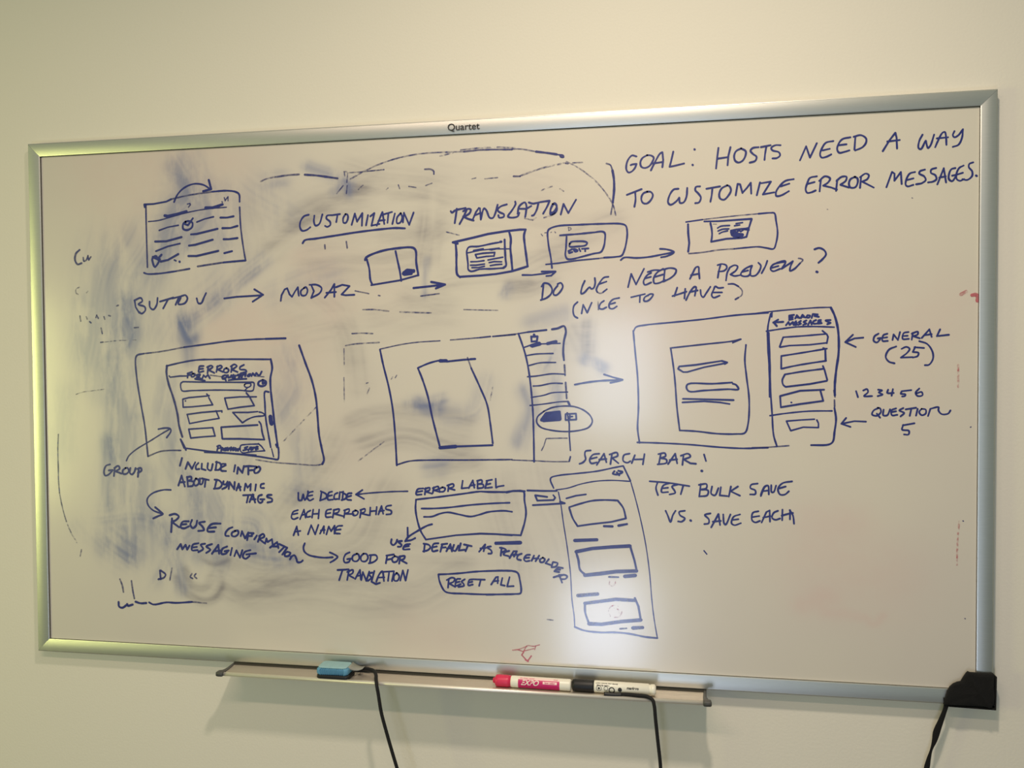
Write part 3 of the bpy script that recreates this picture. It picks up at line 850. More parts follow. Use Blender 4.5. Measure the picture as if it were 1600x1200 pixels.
 ('handwriting', 'blue arrow and handwriting reading QUESTION 5', """271 100 n 0:5887 14029 5729 14035 5554 13997
271 100 n 0:5615 14081 5549 13997 5675 13952
268 100 n 1:6056 14226 5991 14191 5969 14133 6034 14115 6089 14169 6077 14221 6045 14231
268 100 n 0:6034 14145 6078 14088
267 100 n 1:6125 14203 6121 14123 6175 14123 6212 14208
267 100 n 1:6294 14222 6229 14192 6240 14123 6311 14130
267 100 n 0:6234 14169 6294 14181
267 100 n 1:6391 14227 6337 14192 6402 14158 6355 14108
266 100 n 0:6423 14209 6562 14232
266 100 n 0:6498 14216 6477 14117
266 100 n 0:6584 14216 6563 14118
265 100 n 1:6637 14216 6605 14170 6638 14125 6691 14148 6691 14205 6637 14216
264 100 n 0:6723 14114 6754 14217
263 100 n 1:6754 14217 6861 14240 6861 14194 6904 14142 6988 14149 7020 14195
267 100 n 1:6392 13986 6377 13917 6467 13902 6463 13849 6403 13849
266 100 n 0:6385 13979 6542 14010"""),
 ('handwriting', 'blue handwriting reading SEARCH BAR!', """294 100 n 1:1922 13568 1844 13554 1832 13505 1844 13432 1795 13378 1751 13362
292 100 n 1:2051 13520 1954 13502 1905 13421 1929 13372 2014 13386
292 100 n 0:1917 13438 2014 13464
291 100 n 0:2014 13349 2124 13521 2159 13392
291 100 n 0:2051 13430 2160 13441
291 100 n 0:2220 13364 2245 13523
291 100 n 1:2208 13510 2317 13540 2329 13492 2244 13457
290 100 n 0:2244 13457 2340 13378
289 100 n 1:2509 13526 2425 13501 2413 13415 2473 13387 2521 13412
289 100 n 0:2588 13503 2540 13381
288 100 n 0:2731 13521 2707 13366
288 100 n 0:2557 13437 2717 13444
287 100 n 0:2974 13531 2945 13379
287 100 n 1:2938 13524 3033 13539 3044 13496 2962 13466
287 100 n 1:2962 13466 3056 13443 3056 13395 2926 13369
285 100 n 0:3080 13376 3186 13534 3214 13390
285 100 n 0:3103 13437 3214 13450
285 100 n 0:3291 13367 3308 13519
285 100 n 1:3268 13504 3374 13536 3409 13496 3303 13447
284 100 n 0:3315 13447 3409 13393 3490 13387
283 100 n 0:3607 13527 3635 13432
378 100 n 0:3570 13283 3579 13281"""),
 ('handwriting', 'blue handwriting reading TEST BULK SAVE VS. SAVE EACH', """286 100 n 0:2807 13112 3020 13099 3162 13084
287 100 n 1:2925 13097 2901 13012 2930 12904
286 100 n 1:3103 13088 3008 13050 2984 12953 3079 12955
286 100 n 0:2996 13009 3079 13020
286 100 n 1:3228 13071 3138 13040 3173 12981 3185 12945 3102 12919
285 100 n 0:3162 13084 3392 13050
285 100 n 0:3303 13056 3267 12928
284 100 n 0:3560 13084 3537 12899
284 100 n 1:3532 13072 3642 13086 3642 13026 3560 13001
284 100 n 1:3560 13001 3665 12991 3653 12919 3537 12899
282 100 n 1:3723 13051 3711 12944 3765 12921 3816 13029
281 100 n 0:3851 13042 3834 12922 3943 12913
281 100 n 0:3996 13057 3966 12908
280 100 n 0:4097 13059 3989 12985 4127 12921
280 100 n 1:4379 13106 4287 13086 4276 13038 4345 13004 4345 12950 4272 12943
278 100 n 1:4424 12923 4481 13054 4527 13078 4538 12949
278 100 n 0:4447 12994 4538 13008
286 100 n 1:3043 12672 3078 12593 3114 12505 3149 12607 3189 12675
286 100 n 1:3326 12679 3243 12658 3255 12610 3326 12563 3279 12514 3227 12517
380 100 n 0:3408 12537 3415 12532
284 100 n 1:3700 12649 3618 12623 3676 12560 3672 12500 3611 12487
282 100 n 0:3711 12441 3816 12643 3839 12481
282 100 n 0:3734 12526 3850 12541
281 100 n 1:3885 12637 3897 12506 3920 12488 3989 12640
281 100 n 1:4127 12643 4035 12605 4005 12509 4047 12481 4139 12513
281 100 n 0:4012 12557 4104 12571
279 100 n 1:4391 12697 4311 12671 4299 12564 4345 12530 4413 12555
279 100 n 0:4299 12607 4402 12626
278 100 n 0:4436 12532 4504 12688 4550 12713 4555 12547
278 100 n 0:4459 12604 4561 12630
278 100 n 1:4424 12946 4481 13066 4527 13078 4538 12961
277 100 n 1:4572 13086 4577 12985 4606 12986 4640 13081
276 100 n 1:4866 13148 4730 13118 4667 13034 4697 12952 4765 12953 4821 13002
277 100 n 0:4681 13041 4776 13071
277 100 n 1:4668 12711 4607 12679 4584 12607 4629 12577 4697 12598
277 100 n 0:4731 12729 4727 12575
277 100 n 0:4839 12724 4837 12590
276 100 n 1:4720 12641 4821 12672 4878 12685
276 100 n 1:4833 12724 4878 12650 4894 12528"""),
 ('sketch', 'blue sketch of a tall tilted phone page with three boxes, lower centre', """271 100 n 1:1350 12982 1301 13104 1314 13142 1425 13176 1696 13210 2013 13251 2280 13311 2413 13338
270 100 n 0:2413 13338 2520 13114
212 95 n 1:1387 12953 1572 12986 1769 13051 1989 13097 2231 13116 2520 13106
193 100 n 1:2525 13097 2591 12860 2662 12571 2745 12160 2803 11725 2838 11288 2873 10998 2916 10744
198 100 n 1:1424 12922 1460 12738 1496 12467 1556 12074 1603 11681 1626 11262 1657 11016 1666 10843
309 100 n 1:1666 10848 1808 10800 2053 10782 2271 10793 2489 10784 2729 10747 2916 10737
329 100 n 1:2280 13256 2256 13219 2328 13208 2400 13245 2340 13264
329 100 n 0:2316 13239 2352 13196
296 100 n 0:940 12937 1201 12935 1399 12939
296 100 n 0:1026 12711 1250 12728 1522 12752
296 100 n 0:1448 12775 1522 12752
297 100 n 0:1064 12865 1250 12844
297 100 n 0:1064 12865 1096 12784 1349 12797 1374 12835 1345 12871
294 100 n 0:1547 12826 1695 12871 1846 12894
310 100 n 1:1591 12692 1743 12744 1939 12798 2133 12814 2327 12811
310 100 n 1:2327 12811 2411 12698 2451 12541
314 100 n 0:2451 12541 2229 12482 1937 12442 1717 12404
315 100 n 1:1717 12404 1644 12521 1590 12679
389 100 n 0:2120 12415 2248 12414
387 100 n 0:2337 12428 2465 12456
450 100 n 0:1672 12182 2009 12204
445 100 n 0:1691 12010 1936 12067 2228 12100 2512 12124
374 100 n 1:1691 12005 1727 11883 1751 11736 1824 11664
484 90 n 0:1824 11652 2056 11685 2299 11726 2607 11747
348 100 n 0:2512 12124 2576 11912 2612 11742
292 80 n 0:2190 11641 2335 11642
484 90 n 0:2431 11658 2588 11678
490 80 n 0:1717 11335 2018 11372
446 85 n 0:1822 11221 2054 11260 2297 11302 2575 11297
354 90 n 1:1822 11221 1829 11073 1882 10915
484 85 n 0:1882 10907 2077 10907 2369 10962 2670 11001
368 90 n 0:2582 11331 2635 11207 2670 11001
292 70 n 0:2356 10851 2453 10863
484 80 n 0:2550 10873 2694 10887"""),
 ('faded_sketch', 'half-erased faint blue arcs across the top of the board', """260 45 n 1:-1630 17952 -1444 18031 -1102 18128 -789 18175 -530 18188 -19 18180
296 70 n 1:-19 18180 234 18193 486 18188 735 18175
269 30 n 1:-1870 17837 -1629 17964
261 30 n 0:-402 18132 -197 18172
256 30 n 1:-70 18207 234 18224 486 18224 785 18197
276 35 n 1:-3392 17864 -3308 17898 -3142 17930
316 60 n 1:-3142 17925 -2922 17946 -2731 17950
354 75 n 1:-2636 17941 -2433 17919 -2084 17858
235 50 n 1:736 18183 885 18175 1107 18126
350 90 n 1:1107 18126 1279 18098 1426 18069
253 95 n 1:1426 18067 1523 18047 1528 18023 1487 18030 1475 18055
230 35 n 1:1572 17954 1717 17875 1862 17772 2007 17645 2126 17508 2222 17373
249 50 n 1:2222 17373 2281 17251 2312 17118
249 50 n 0:2265 17275 2240 17132
315 70 n 0:758 17767 857 17763
291 30 n 1:857 17768 1056 17832 1302 17893 1547 17931
291 70 n 0:1559 17930 1596 17923
232 40 n 1:1669 17930 1815 17930
268 55 n 1:2176 17897 2236 17870 2266 17790
383 95 n 1:2266 17790 2287 17657 2289 17490 2270 17311
235 35 n 1:1190 17535 1239 17557
234 35 n 0:1276 17568 1350 17589
233 35 n 0:1472 17547 1526 17509
235 35 n 0:928 17119 1051 17090 1101 17125
234 35 n 0:1224 17120 1323 17141 1397 17187"""),
 ('faded_sketch', 'half-erased marks of an old drawing between CUSTOMIZATION and the top frame', """229 45 n 0:-1970 17955 -1963 17891
229 45 n 1:-1975 17962 -1922 17952 -1929 17789
229 45 n 0:-1925 17738 -1940 17612
229 45 n 0:-1991 17741 -2100 17619
226 45 n 1:-1896 17939 -1709 17943 -1313 17963
226 45 n 0:-1577 17950 -1365 17960
283 65 n 1:-649 17938 -558 17934 -507 17902 -503 17857
207 40 n 0:-1739 17667 -1685 17715
207 40 n 0:-1672 17727 -1659 17732
205 40 n 0:-1277 17648 -1250 17672
204 40 n 0:-1080 17715 -1059 17652
201 40 n 0:-310 16952 -106 16895
273 60 n 0:-2312 16813 -2307 16749
271 60 n 0:-1949 16853 -1936 16751
228 60 n 0:-1811 16068 -1585 16020
227 60 n 0:-1426 15989 -1400 15983
223 60 n 0:-732 15965 -434 15997
203 50 n 0:-910 17683 -794 17661
202 50 n 0:-638 17684 -535 17717
200 50 n 0:104 17756 168 17768
198 50 n 0:307 17748 508 17758
248 45 n 1:-1686 15768 -1495 15765 -1258 15736
244 45 n 0:-1074 15720 -566 15697
239 45 n 0:-39 15740 493 15719
249 45 n 1:-1872 15390 -1712 15395 -1526 15386
249 45 n 1:-1982 15200 -1821 15224 -1421 15245
210 40 n 0:-2009 15149 -2007 14893
210 40 n 0:-2015 14689 -2014 14305
208 40 n 0:-1641 14598 -1614 14606
209 40 n 0:-1589 14522 -1630 14433
207 40 n 0:-1229 14661 -1203 14699
206 40 n 0:-1163 14686 -1137 14724
212 25 n 0:-3065 13653 -2481 14227
201 25 n 0:410 14557 370 14333
208 25 n 0:-1789 13358 -1359 13670"""),
 ('faded_sketch', 'half-erased letters and a broken arc at the far left edge', """364 75 n 1:-6678 16858 -6748 16798 -6766 16691 -6722 16617 -6646 16634
295 65 n 1:-6614 16727 -6601 16667 -6555 16685 -6524 16757
295 65 n 0:-6524 16757 -6510 16684 -6470 16736
251 25 n 1:-6685 16231 -6752 16205 -6763 16138 -6718 16105
250 25 n 0:-6567 16134 -6536 16160
274 60 n 0:-6696 15745 -6682 15656
274 60 n 0:-6576 15730 -6561 15689
273 60 n 0:-6517 15648 -6488 15626
273 60 n 0:-6396 15714 -6380 15754 -6351 15700
272 60 n 0:-6246 15725 -6232 15684
271 60 n 0:-6157 15745 -6127 15736
272 60 n 0:-6304 15537 -6282 15443
272 60 n 0:-6315 15295 -6270 15300
269 60 n 0:-5687 15535 -5614 15539
270 60 n 0:-6005 15903 -5975 15913
182 25 n 1:-6800 14419 -6663 14460 -6422 14487 -6271 14508
180 25 n 1:-6285 15295 -6046 15319 -5662 15329
255 75 n 1:-7149 13736 -7164 13504 -7164 13093
256 75 n 1:-7161 13230 -7164 12956 -7150 12737
255 50 n 1:-7150 12737 -7101 12491 -7030 12245
255 30 n 1:-7030 12245 -6957 12083 -6839 11894
255 50 n 0:-6751 11774 -6777 11663
320 60 n 1:-6038 11293 -5995 11186 -5977 11078
319 60 n 1:-5824 11274 -5803 11112 -5776 10977
338 80 n 1:-5295 11470 -5283 11322
338 80 n 1:-5327 11320 -5224 11351 -5193 11406 -5280 11470
270 50 n 0:-5074 11518 -5116 11315
268 60 n 1:-4713 11437 -4743 11382 -4700 11357
267 60 n 1:-4640 11440 -4670 11399 -4627 11360
388 100 n 1:-6070 10905 -6062 10829 -6003 10810 -5927 10857
387 100 n 1:-5912 10877 -5898 10850 -5808 10873
386 100 n 1:-5754 10924 -5659 10901 -5555 10911
357 100 n 1:-5505 10921 -5423 10889 -5187 10935 -5012 10934 -4721 10963
267 50 n 0:-4721 10963 -4461 10952"""),
 ('stray_mark', 'small stray pen ticks on the blank lower area', """227 90 n 0:3606 12086 3646 12037
199 40 n 0:1240 10942 1335 10936
180 40 n 0:5346 17094 5353 17091
176 40 n 0:6493 17212 6500 17209
176 70 n 0:7229 11234 7235 11230
176 70 n 0:7194 12627 7201 12623
174 70 n 0:7284 13958 7291 13963"""),
 ('red_mark', 'faint red marks by the right frame', """434 35 r 0:7146 15833 7215 15872
433 70 r 1:7293 15819 7345 15824 7366 15788 7362 15739"""),
 ('red_mark', 'faint red streak low beside the right frame', """262 25 r 1:7117 14840 7119 14524
264 22 r 1:7146 12615 7126 12386 7118 11997"""),
 ('red_mark', 'ghost of a small red circle inside the tall phone page sketch', """195 16 r 1:2201 11580 2201 11519 2250 11504 2286 11547 2286 11608
195 16 r 1:2212 11041 2188 11113 2224 11189 2297 11204 2370 11171 2381 11098 2333 11034 2272 11024
195 16 r 1:2273 11166 2333 11144 2345 11084"""),
 ('red_mark', 'faint red squiggle just above the red marker', """181 55 r 0:695 10438 786 10453 922 10510
181 55 r 0:771 10449 869 10421
180 55 r 1:861 10409 892 10470 922 10517 1028 10515 1118 10542
180 55 r 0:1042 10463 1058 10524
180 55 r 0:869 10432 1027 10478
221 75 r 0:869 10417 838 10370 928 10274 989 10363
322 80 r 0:898 10298 936 10277"""),
]
SMUDGES = """b 154 30 -4882 18155 -4717 17750 -4930 17444 -5139 16713
b 175 22 -4714 17959 -4267 17419 -4618 16908
b 246 22 -5601 16938 -5906 16414 -5921 15666
b 339 14 -6255 16744 -6390 15996 -6526 15244
b 124 50 -5844 15986 -5803 15664 -5736 15450 -5810 15290
b 158 26 -6067 15454 -6148 15025 -6244 14379
b 110 55 -4823 15650 -4757 15491 -4691 15353
b 88 40 -4617 15626 -4575 15415
b 99 30 -4760 15332 -4720 15015
b 110 35 -4466 15729 -4179 15902 -3779 16259 -3383 16612
b 131 26 -4292 15957 -4120 16058
b 223 20 -5376 16507 -5197 16714 -4614 17118
b 265 15 -5068 17449 -4154 17415 -3937 16888
b 134 24 -5097 14592 -5188 14059 -5115 13633
b 113 24 -6112 15025 -6094 14163 -6178 13515
b 294 17 -5942 14594 -5841 13734 -5977 12868
b 91 35 -6176 13623 -6235 13081 -6198 12539
b 102 42 -6200 13622 -6133 13385
b 160 26 -6287 12319 -5397 12288 -5144 12026
b 194 46 -6140 11888 -5940 11732
b 136 35 -5816 12006 -5786 11704
b 90 34 -5189 12132 -5000 11601 -4891 11176
g 56 45 -5005 11332 -4834 11124 -4547 10975 -4316 11038 -4176 11257 -4196 11416
g 56 45 -4827 11500 -4716 11236 -4486 11213 -4345 11411
g 55 35 -4500 11725 -4307 11625 -4077 11686
g 155 24 -4140 11312 -3802 11166 -3461 11338
b 201 22 -5027 13314 -4693 12573 -4934 12032
b 243 24 -4348 12581 -4184 12160 -4246 11840
b 197 28 -3897 12327 -3559 12283 -3450 12076
b 131 42 -3566 11862 -3231 11788 -3009 11775
b 132 22 -4246 11840 -3789 11960
b 129 30 -2883 12823 -2664 12775 -2391 12729
b 171 20 -2762 13656 -2713 13242
b 172 18 -3086 14173 -2859 14588 -2963 15002
b 216 12 -3524 14589 -3198 14069
g 232 24 -2715 17158 -2386 17350 -1848 17482
g 128 34 -3158 16813 -2714 17209 -2061 17490 -1739 17629
b 73 30 -2113 17665 -1951 17789 -1899 17636
g 269 24 -1737 17831 -1106 17704 -691 17587
g 273 20 -2395 16637 -1751 16619 -907 16696
g 142 30 -592 17085 -617 16588
g 275 18 -2622 15925 -2192 15611 -2737 15516
g 126 30 -1978 15506 -1775 14586
g 105 30 -1889 13972 -1354 14097 -516 14131 -2 13983
g 146 28 -1678 13667 -936 13775 -108 13582
g 123 26 -420 13276 96 13384
b 72 45 -931 14251 -722 14231 -410 14332
b 72 35 -774 14302 -619 14181 -463 14182
b 103 32 -627 13273 -419 13296
g 190 22 -2218 13558 -2662 12931 -3109 12505
g 174 24 -3237 11347 -2682 11420 -2026 11497
g 284 16 -3578 11016 -2687 11054 -1387 11006
g 250 18 -1369 12751 -1804 12021 -2679 11681
g 249 16 -953 12047 -121 11972
g 201 20 499 12891 595 12194 693 11698
b 90 36 806 13691 1009 14186 911 14482
b 79 40 1359 14580 1427 14384 1386 14188
b 99 30 1212 14875 1411 15167 1330 14776
g 87 38 1882 15453 1900 15114
b 68 38 1850 14949 1996 14890 2112 14821
g 98 24 1657 15359 1753 15066
g 98 30 1318 16144 1021 16053 721 16010
b 60 50 601 15964 662 16061
g 79 34 722 16109 971 16123
g 162 20 -291 16181 724 16354 1516 16577
g 137 26 1320 16680 1712 16813 2292 16987
b 118 20 1018 15563 1512 15653
g 142 22 -501 15786 -915 15893
b 41 40 -618 16538 -664 15989
b 74 30 -2594 18071 -2057 17865 -1898 17737
b 107 26 -3254 17845 -3033 17887
b 236 14 -3477 17700 -3040 17374
b 185 14 -7028 14378 -7109 13504
b 116 12 -6833 12196 -6358 11772
g 403 10 -279 17570 1225 17315
g 396 10 1202 13004 1494 12023
p 659 30 -4934 18492 -4257 18043
p 491 35 -4187 15431 -3289 15420 -2963 15002
p 564 22 -6343 18243 -5767 17474
p 821 22 4792 16623 5857 14940
p 660 18 3144 16483 3608 14956
p 587 14 1225 17218 2670 15731
p 458 28 5249 11955 6131 11800
p 183 25 5158 12610 5778 12579
p 111 35 5027 11334 5429 11492
p 64 35 5340 11225 5783 11208
p 45 35 5889 11184 6003 11096 6134 11223
p 352 18 6716 15297 7137 15653
p 532 12 -2648 13968 -1789 13358
p 419 16 -2182 16427 -1333 16103
p 253 24 -2613 16643 -2190 15815
p 312 20 -966 10717 -340 10544
l 55 50 -4643 15436 -3952 15950 -3276 16351
l 64 45 -3383 16561 -2607 17052 -1956 17385 -1318 17512
l 53 40 -3161 16658 -2173 17139 -900 17396 -486 17400
l 51 40 -526 17580 -516 16385 -621 16188
l 69 50 -6027 11566 -5887 11408
l 53 30 -1891 13767 -1356 13975
b 153 18 -4594 18267 -4486 17949 -4603 17745
b 196 16 -4286 16271 -4749 15965 -5105 15442
b 222 16 -5320 16400 -5567 15661 -5639 15021
b 158 18 -6143 16420 -6337 15672 -6410 15027
b 137 14 -6630 16000 -6706 15245 -6660 14595
b 181 16 -5834 14057 -5794 13088 -5750 12333
b 135 18 -5499 13093 -5488 12447 -5547 11798
b 133 16 -4838 14167 -4906 13635 -4938 13102
b 158 16 -5296 11375 -5054 11814 -4820 11929
b 111 20 -4800 13051 -4739 12572 -4791 12250
b 111 18 -4518 12683 -4493 12152 -4569 11723
g 242 18 -4018 11847 -3346 11553 -2785 11991
b 174 14 -3755 14171 -3652 13542 -3771 13121
b 150 14 -3169 16039 -2727 16236 -2183 16325
g 166 20 -1444 15600 -917 15693 -295 15732
g 124 22 -1326 16758 -698 16790 -387 16979
b 122 16 -309 14082 102 14183 308 14582
g 211 16 -1813 11298 -961 11230 -124 11567
b 90 18 -5756 15022 -5706 14593 -5763 14057
b 152 14 -4093 17725 -3931 17303 -4164 16790
g 172 16 -3593 17394 -3490 16874 -3721 16362
"""


# ---------------------------------------------------------------- materials
def srgb(r, g, b):
    f = lambda c: ((c / 255 + 0.055) / 1.055) ** 2.4 if c > 10.3 else c / 255 / 12.92
    return (f(r), f(g), f(b), 1)


def mat(name, color, rough=0.5, metal=0.0, noise=None, bump=None, **kw):
    m = bpy.data.materials.new(name)
    m.use_nodes = True
    nt = m.node_tree
    p = nt.nodes['Principled BSDF']
    p.inputs['Base Color'].default_value = color
    p.inputs['Roughness'].default_value = rough
    p.inputs['Metallic'].default_value = metal
    for k, v in kw.items():
        p.inputs[k].default_value = v
    tc = nt.nodes.new('ShaderNodeTexCoord')
    if noise:
        scale, amount, stretch = noise
        mp = nt.nodes.new('ShaderNodeMapping')
        mp.inputs['Scale'].default_value = stretch
        nt.links.new(tc.outputs['Object'], mp.inputs['Vector'])
        n = nt.nodes.new('ShaderNodeTexNoise')
        n.inputs['Scale'].default_value = scale
        n.inputs['Detail'].default_value = 4
        nt.links.new(mp.outputs[0], n.inputs['Vector'])
        mx = nt.nodes.new('ShaderNodeMix')
        mx.data_type = 'RGBA'
        mx.inputs['A'].default_value = tuple(c * (1 - amount) for c in color[:3]) + (1,)
        mx.inputs['B'].default_value = tuple(min(1, c * (1 + amount)) for c in color[:3]) + (1,)
        nt.links.new(n.outputs['Fac'], mx.inputs['Factor'])
        nt.links.new(mx.outputs['Result'], p.inputs['Base Color'])
    if bump:
        scale, strength = bump
        n = nt.nodes.new('ShaderNodeTexNoise')
        n.inputs['Scale'].default_value = scale
        n.inputs['Detail'].default_value = 3
        nt.links.new(tc.outputs['Object'], n.inputs['Vector'])
        b = nt.nodes.new('ShaderNodeBump')
        b.inputs['Strength'].default_value = strength
        b.inputs['Distance'].default_value = 0.001
        nt.links.new(n.outputs['Fac'], b.inputs['Height'])
        nt.links.new(b.outputs[0], p.inputs['Normal'])
    return m


M_wall = mat('painted_wall', srgb(226, 220, 204), 0.75, noise=(1.6, 0.03, (1, 1, 1)), bump=(260, 0.25))
M_floor = mat('carpet', srgb(110, 104, 96), 0.95, noise=(60, 0.2, (1, 1, 1)))
M_alu = mat('satin_aluminium', srgb(214, 214, 206), 0.40, 1.0, noise=(90, 0.05, (1, 1, 8)))
M_tray = mat('tray_aluminium', srgb(205, 196, 182), 0.5, 0.8, noise=(120, 0.06, (0.2, 1, 1)))
M_edge = mat('lip_aluminium', srgb(240, 234, 220), 0.45, 0.6)
M_gap = mat('shadow_gap_dark', srgb(52, 50, 42), 0.7)  # near-black: the shade of narrow gaps is put into this colour
M_cap = mat('grey_plastic', srgb(72, 72, 68), 0.5, noise=(200, 0.15, (1, 1, 1)))
M_black = mat('black_plastic', srgb(16, 16, 16), 0.5, noise=(150, 0.2, (1, 1, 1)))
M_print = mat('black_print', srgb(38, 36, 32), 0.5)
M_pink = mat('pink_plastic', srgb(214, 44, 84), 0.4, noise=(120, 0.08, (1, 1, 1)))
M_white = mat('white_barrel_plastic', srgb(236, 232, 214), 0.35, noise=(90, 0.03, (1, 1, 1)))
M_magenta = mat('magenta_label', srgb(196, 16, 98), 0.4, noise=(200, 0.06, (1, 1, 1)))
M_palepink = mat('pale_pink_label', srgb(246, 214, 206), 0.4, noise=(200, 0.03, (1, 1, 1)))
M_foam = mat('blue_foam', srgb(92, 150, 180), 0.85, noise=(160, 0.14, (1, 1, 1)), bump=(420, 0.6))
M_foamtop = mat('pale_blue_foam', srgb(146, 184, 188), 0.85, noise=(160, 0.1, (1, 1, 1)), bump=(420, 0.5))
M_felt = mat('grey_felt', srgb(150, 152, 142), 0.9, noise=(200, 0.15, (1, 1, 1)), bump=(500, 0.6))
M_cable = mat('black_rubber_cable', srgb(9, 9, 10), 0.8, noise=(120, 0.2, (1, 1, 1)))
M_cloth = mat('black_cloth', srgb(11, 10, 9), 1.0, noise=(300, 0.35, (1, 1, 1)), bump=(700, 0.9))


def board_material():
    m = bpy.data.materials.new('whiteboard_enamel')
    m.use_nodes = True
    nt = m.node_tree
    L = nt.links.new
    p = nt.nodes['Principled BSDF']
    p.inputs['Roughness'].default_value = 0.30
    p.inputs['Specular IOR Level'].default_value = 0.5
    p.inputs['Coat Weight'].default_value = 1.0
    p.inputs['Coat Roughness'].default_value = 0.16
    tc = nt.nodes.new('ShaderNodeTexCoord')
    at = nt.nodes.new('ShaderNodeAttribute')
    at.attribute_name = 'residue_cast'
    sep = nt.nodes.new('ShaderNodeSeparateColor')
    L(at.outputs['Color'], sep.inputs[0])

    def noise(scale, stretch, detail=5, rot=0.0):
        mp = nt.nodes.new('ShaderNodeMapping')
        mp.inputs['Scale'].default_value = stretch
        mp.inputs['Rotation'].default_value = (0, rot, 0)
        L(tc.outputs['Object'], mp.inputs['Vector'])
        n = nt.nodes.new('ShaderNodeTexNoise')
        n.inputs['Scale'].default_value = scale
        n.inputs['Detail'].default_value = detail
        n.inputs['Roughness'].default_value = 0.6
        L(mp.outputs[0], n.inputs['Vector'])
        return n.outputs['Fac']

    def ramp(src, a, b, lo, hi):
        r = nt.nodes.new('ShaderNodeMapRange')
        for i, v in zip(('From Min', 'From Max', 'To Min', 'To Max'), (a, b, lo, hi)):
            r.inputs[i].default_value = v
        L(src, r.inputs['Value'])
        return r.outputs[0]

    def mul(a, b):
        r = nt.nodes.new('ShaderNodeMath')
        r.operation = 'MULTIPLY'
        r.use_clamp = True
        L(a, r.inputs[0])
        L(b, r.inputs[1])
        return r.outputs[0]

    def blend(fac, base, col):
        r = nt.nodes.new('ShaderNodeMix')
        r.data_type = 'RGBA'
        L(fac, r.inputs['Factor'])
        if isinstance(base, tuple):
            r.inputs['A'].default_value = base
        else:
            L(base, r.inputs['A'])
        r.inputs['B'].default_value = col
        return r.outputs['Result']

    wipe_v = ramp(noise(14, (2.6, 1, 0.6), rot=0.25), 0.3, 0.7, 0.2, 1.6)
    wipe_h = ramp(noise(12, (0.6, 1, 2.6), rot=-0.35), 0.3, 0.7, 0.25, 1.55)
    speck = ramp(noise(45, (1, 1, 1)), 0.35, 0.65, 0.8, 1.2)
    c = blend(ramp(noise(2.2, (1, 1, 1), 3), 0.35, 0.65, 0, 1), srgb(216, 209, 192), srgb(211, 203, 190))
    c = blend(mul(sep.outputs[2], speck), c, srgb(214, 186, 176))  # pink marker residue, plus the lighting's pinkish cast painted in
    c = blend(mul(sep.outputs[1], wipe_h), c, srgb(138, 132, 134))
    c = blend(mul(sep.outputs[0], mul(wipe_v, speck)), c, srgb(94, 108, 152))
    L(c, p.inputs['Base Color'])
    return m


def ink_material(name, color, dry, rough=0.38):
    m = bpy.data.materials.new(name)
    m.use_nodes = True
    nt = m.node_tree
    L = nt.links.new
    p = nt.nodes['Principled BSDF']
    p.inputs['Roughness'].default_value = rough
    p.inputs['Coat Weight'].default_value = 1.0
    p.inputs['Coat Roughness'].default_value = 0.15
    at = nt.nodes.new('ShaderNodeAttribute')
    at.attribute_name = 'strength'
    tc = nt.nodes.new('ShaderNodeTexCoord')
    n = nt.nodes.new('ShaderNodeTexNoise')
    n.inputs['Scale'].default_value = 150
    n.inputs['Detail'].default_value = 3
    L(tc.outputs['Object'], n.inputs['Vector'])
    mx = nt.nodes.new('ShaderNodeMix')
    mx.data_type = 'RGBA'
    mx.inputs['A'].default_value = color
    mx.inputs['B'].default_value = dry
    L(n.outputs['Fac'], mx.inputs['Factor'])
    L(mx.outputs['Result'], p.inputs['Base Color'])
    # a half-dry or half-wiped line (low strength) breaks up, a fresh one stays solid
    def math_(op, a, b, clamp=False):
        q = nt.nodes.new('ShaderNodeMath')
        q.operation = op
        q.use_clamp = clamp
        for i, v in enumerate((a, b)):
            if isinstance(v, float):
                q.inputs[i].default_value = v
            else:
                L(v, q.inputs[i])
        return q.outputs[0]
    dryness = math_('SUBTRACT', 1.0, at.outputs['Fac'])
    grain = math_('MULTIPLY', math_('SUBTRACT', n.outputs['Fac'], 0.5), 3.2)
    mu = math_('ADD', at.outputs['Fac'], math_('MULTIPLY', dryness, grain), True)
    L(mu, p.inputs['Alpha'])
    return m


M_board = board_material()
M_ink = ink_material('blue_marker_ink', srgb(18, 24, 104), srgb(38, 50, 128))
M_red = ink_material('red_marker_residue', srgb(188, 52, 84), srgb(206, 120, 124))


# ---------------------------------------------------------------- helpers
def obj(name, me, m, parent=None, smooth=False):
    if m is not None:
        me.materials.append(m)
    if smooth:
        me.polygons.foreach_set('use_smooth', [True] * len(me.polygons))
    o = bpy.data.objects.new(name, me)
    COL.objects.link(o)
    if parent:
        o.parent = parent
    return o


def from_bm(bm, name):
    bmesh.ops.recalc_face_normals(bm, faces=bm.faces)
    me = bpy.data.meshes.new(name)
    bm.to_mesh(me)
    bm.free()
    return me


def thing(name, label, cat, loc=(0, 0, 0), group=None):
    o = bpy.data.objects.new(name, None)
    o.empty_display_size = 0.05
    COL.objects.link(o)
    o.location = loc
    o['label'] = label
    o['category'] = cat
    if group:
        o['group'] = group
    return o


def loft(rings, closed=True, caps=True, name='m'):
    bm = bmesh.new()
    vs = [[bm.verts.new(p) for p in r] for r in rings]
    n = len(rings[0])
    for a, b in zip(vs[:-1], vs[1:]):
        for i in range(n if closed else n - 1):
            j = (i + 1) % n
            bm.faces.new((a[i], a[j], b[j], b[i]))
    if caps and closed:
        bm.faces.new(vs[0][::-1])
        bm.faces.new(vs[-1])
    return from_bm(bm, name)


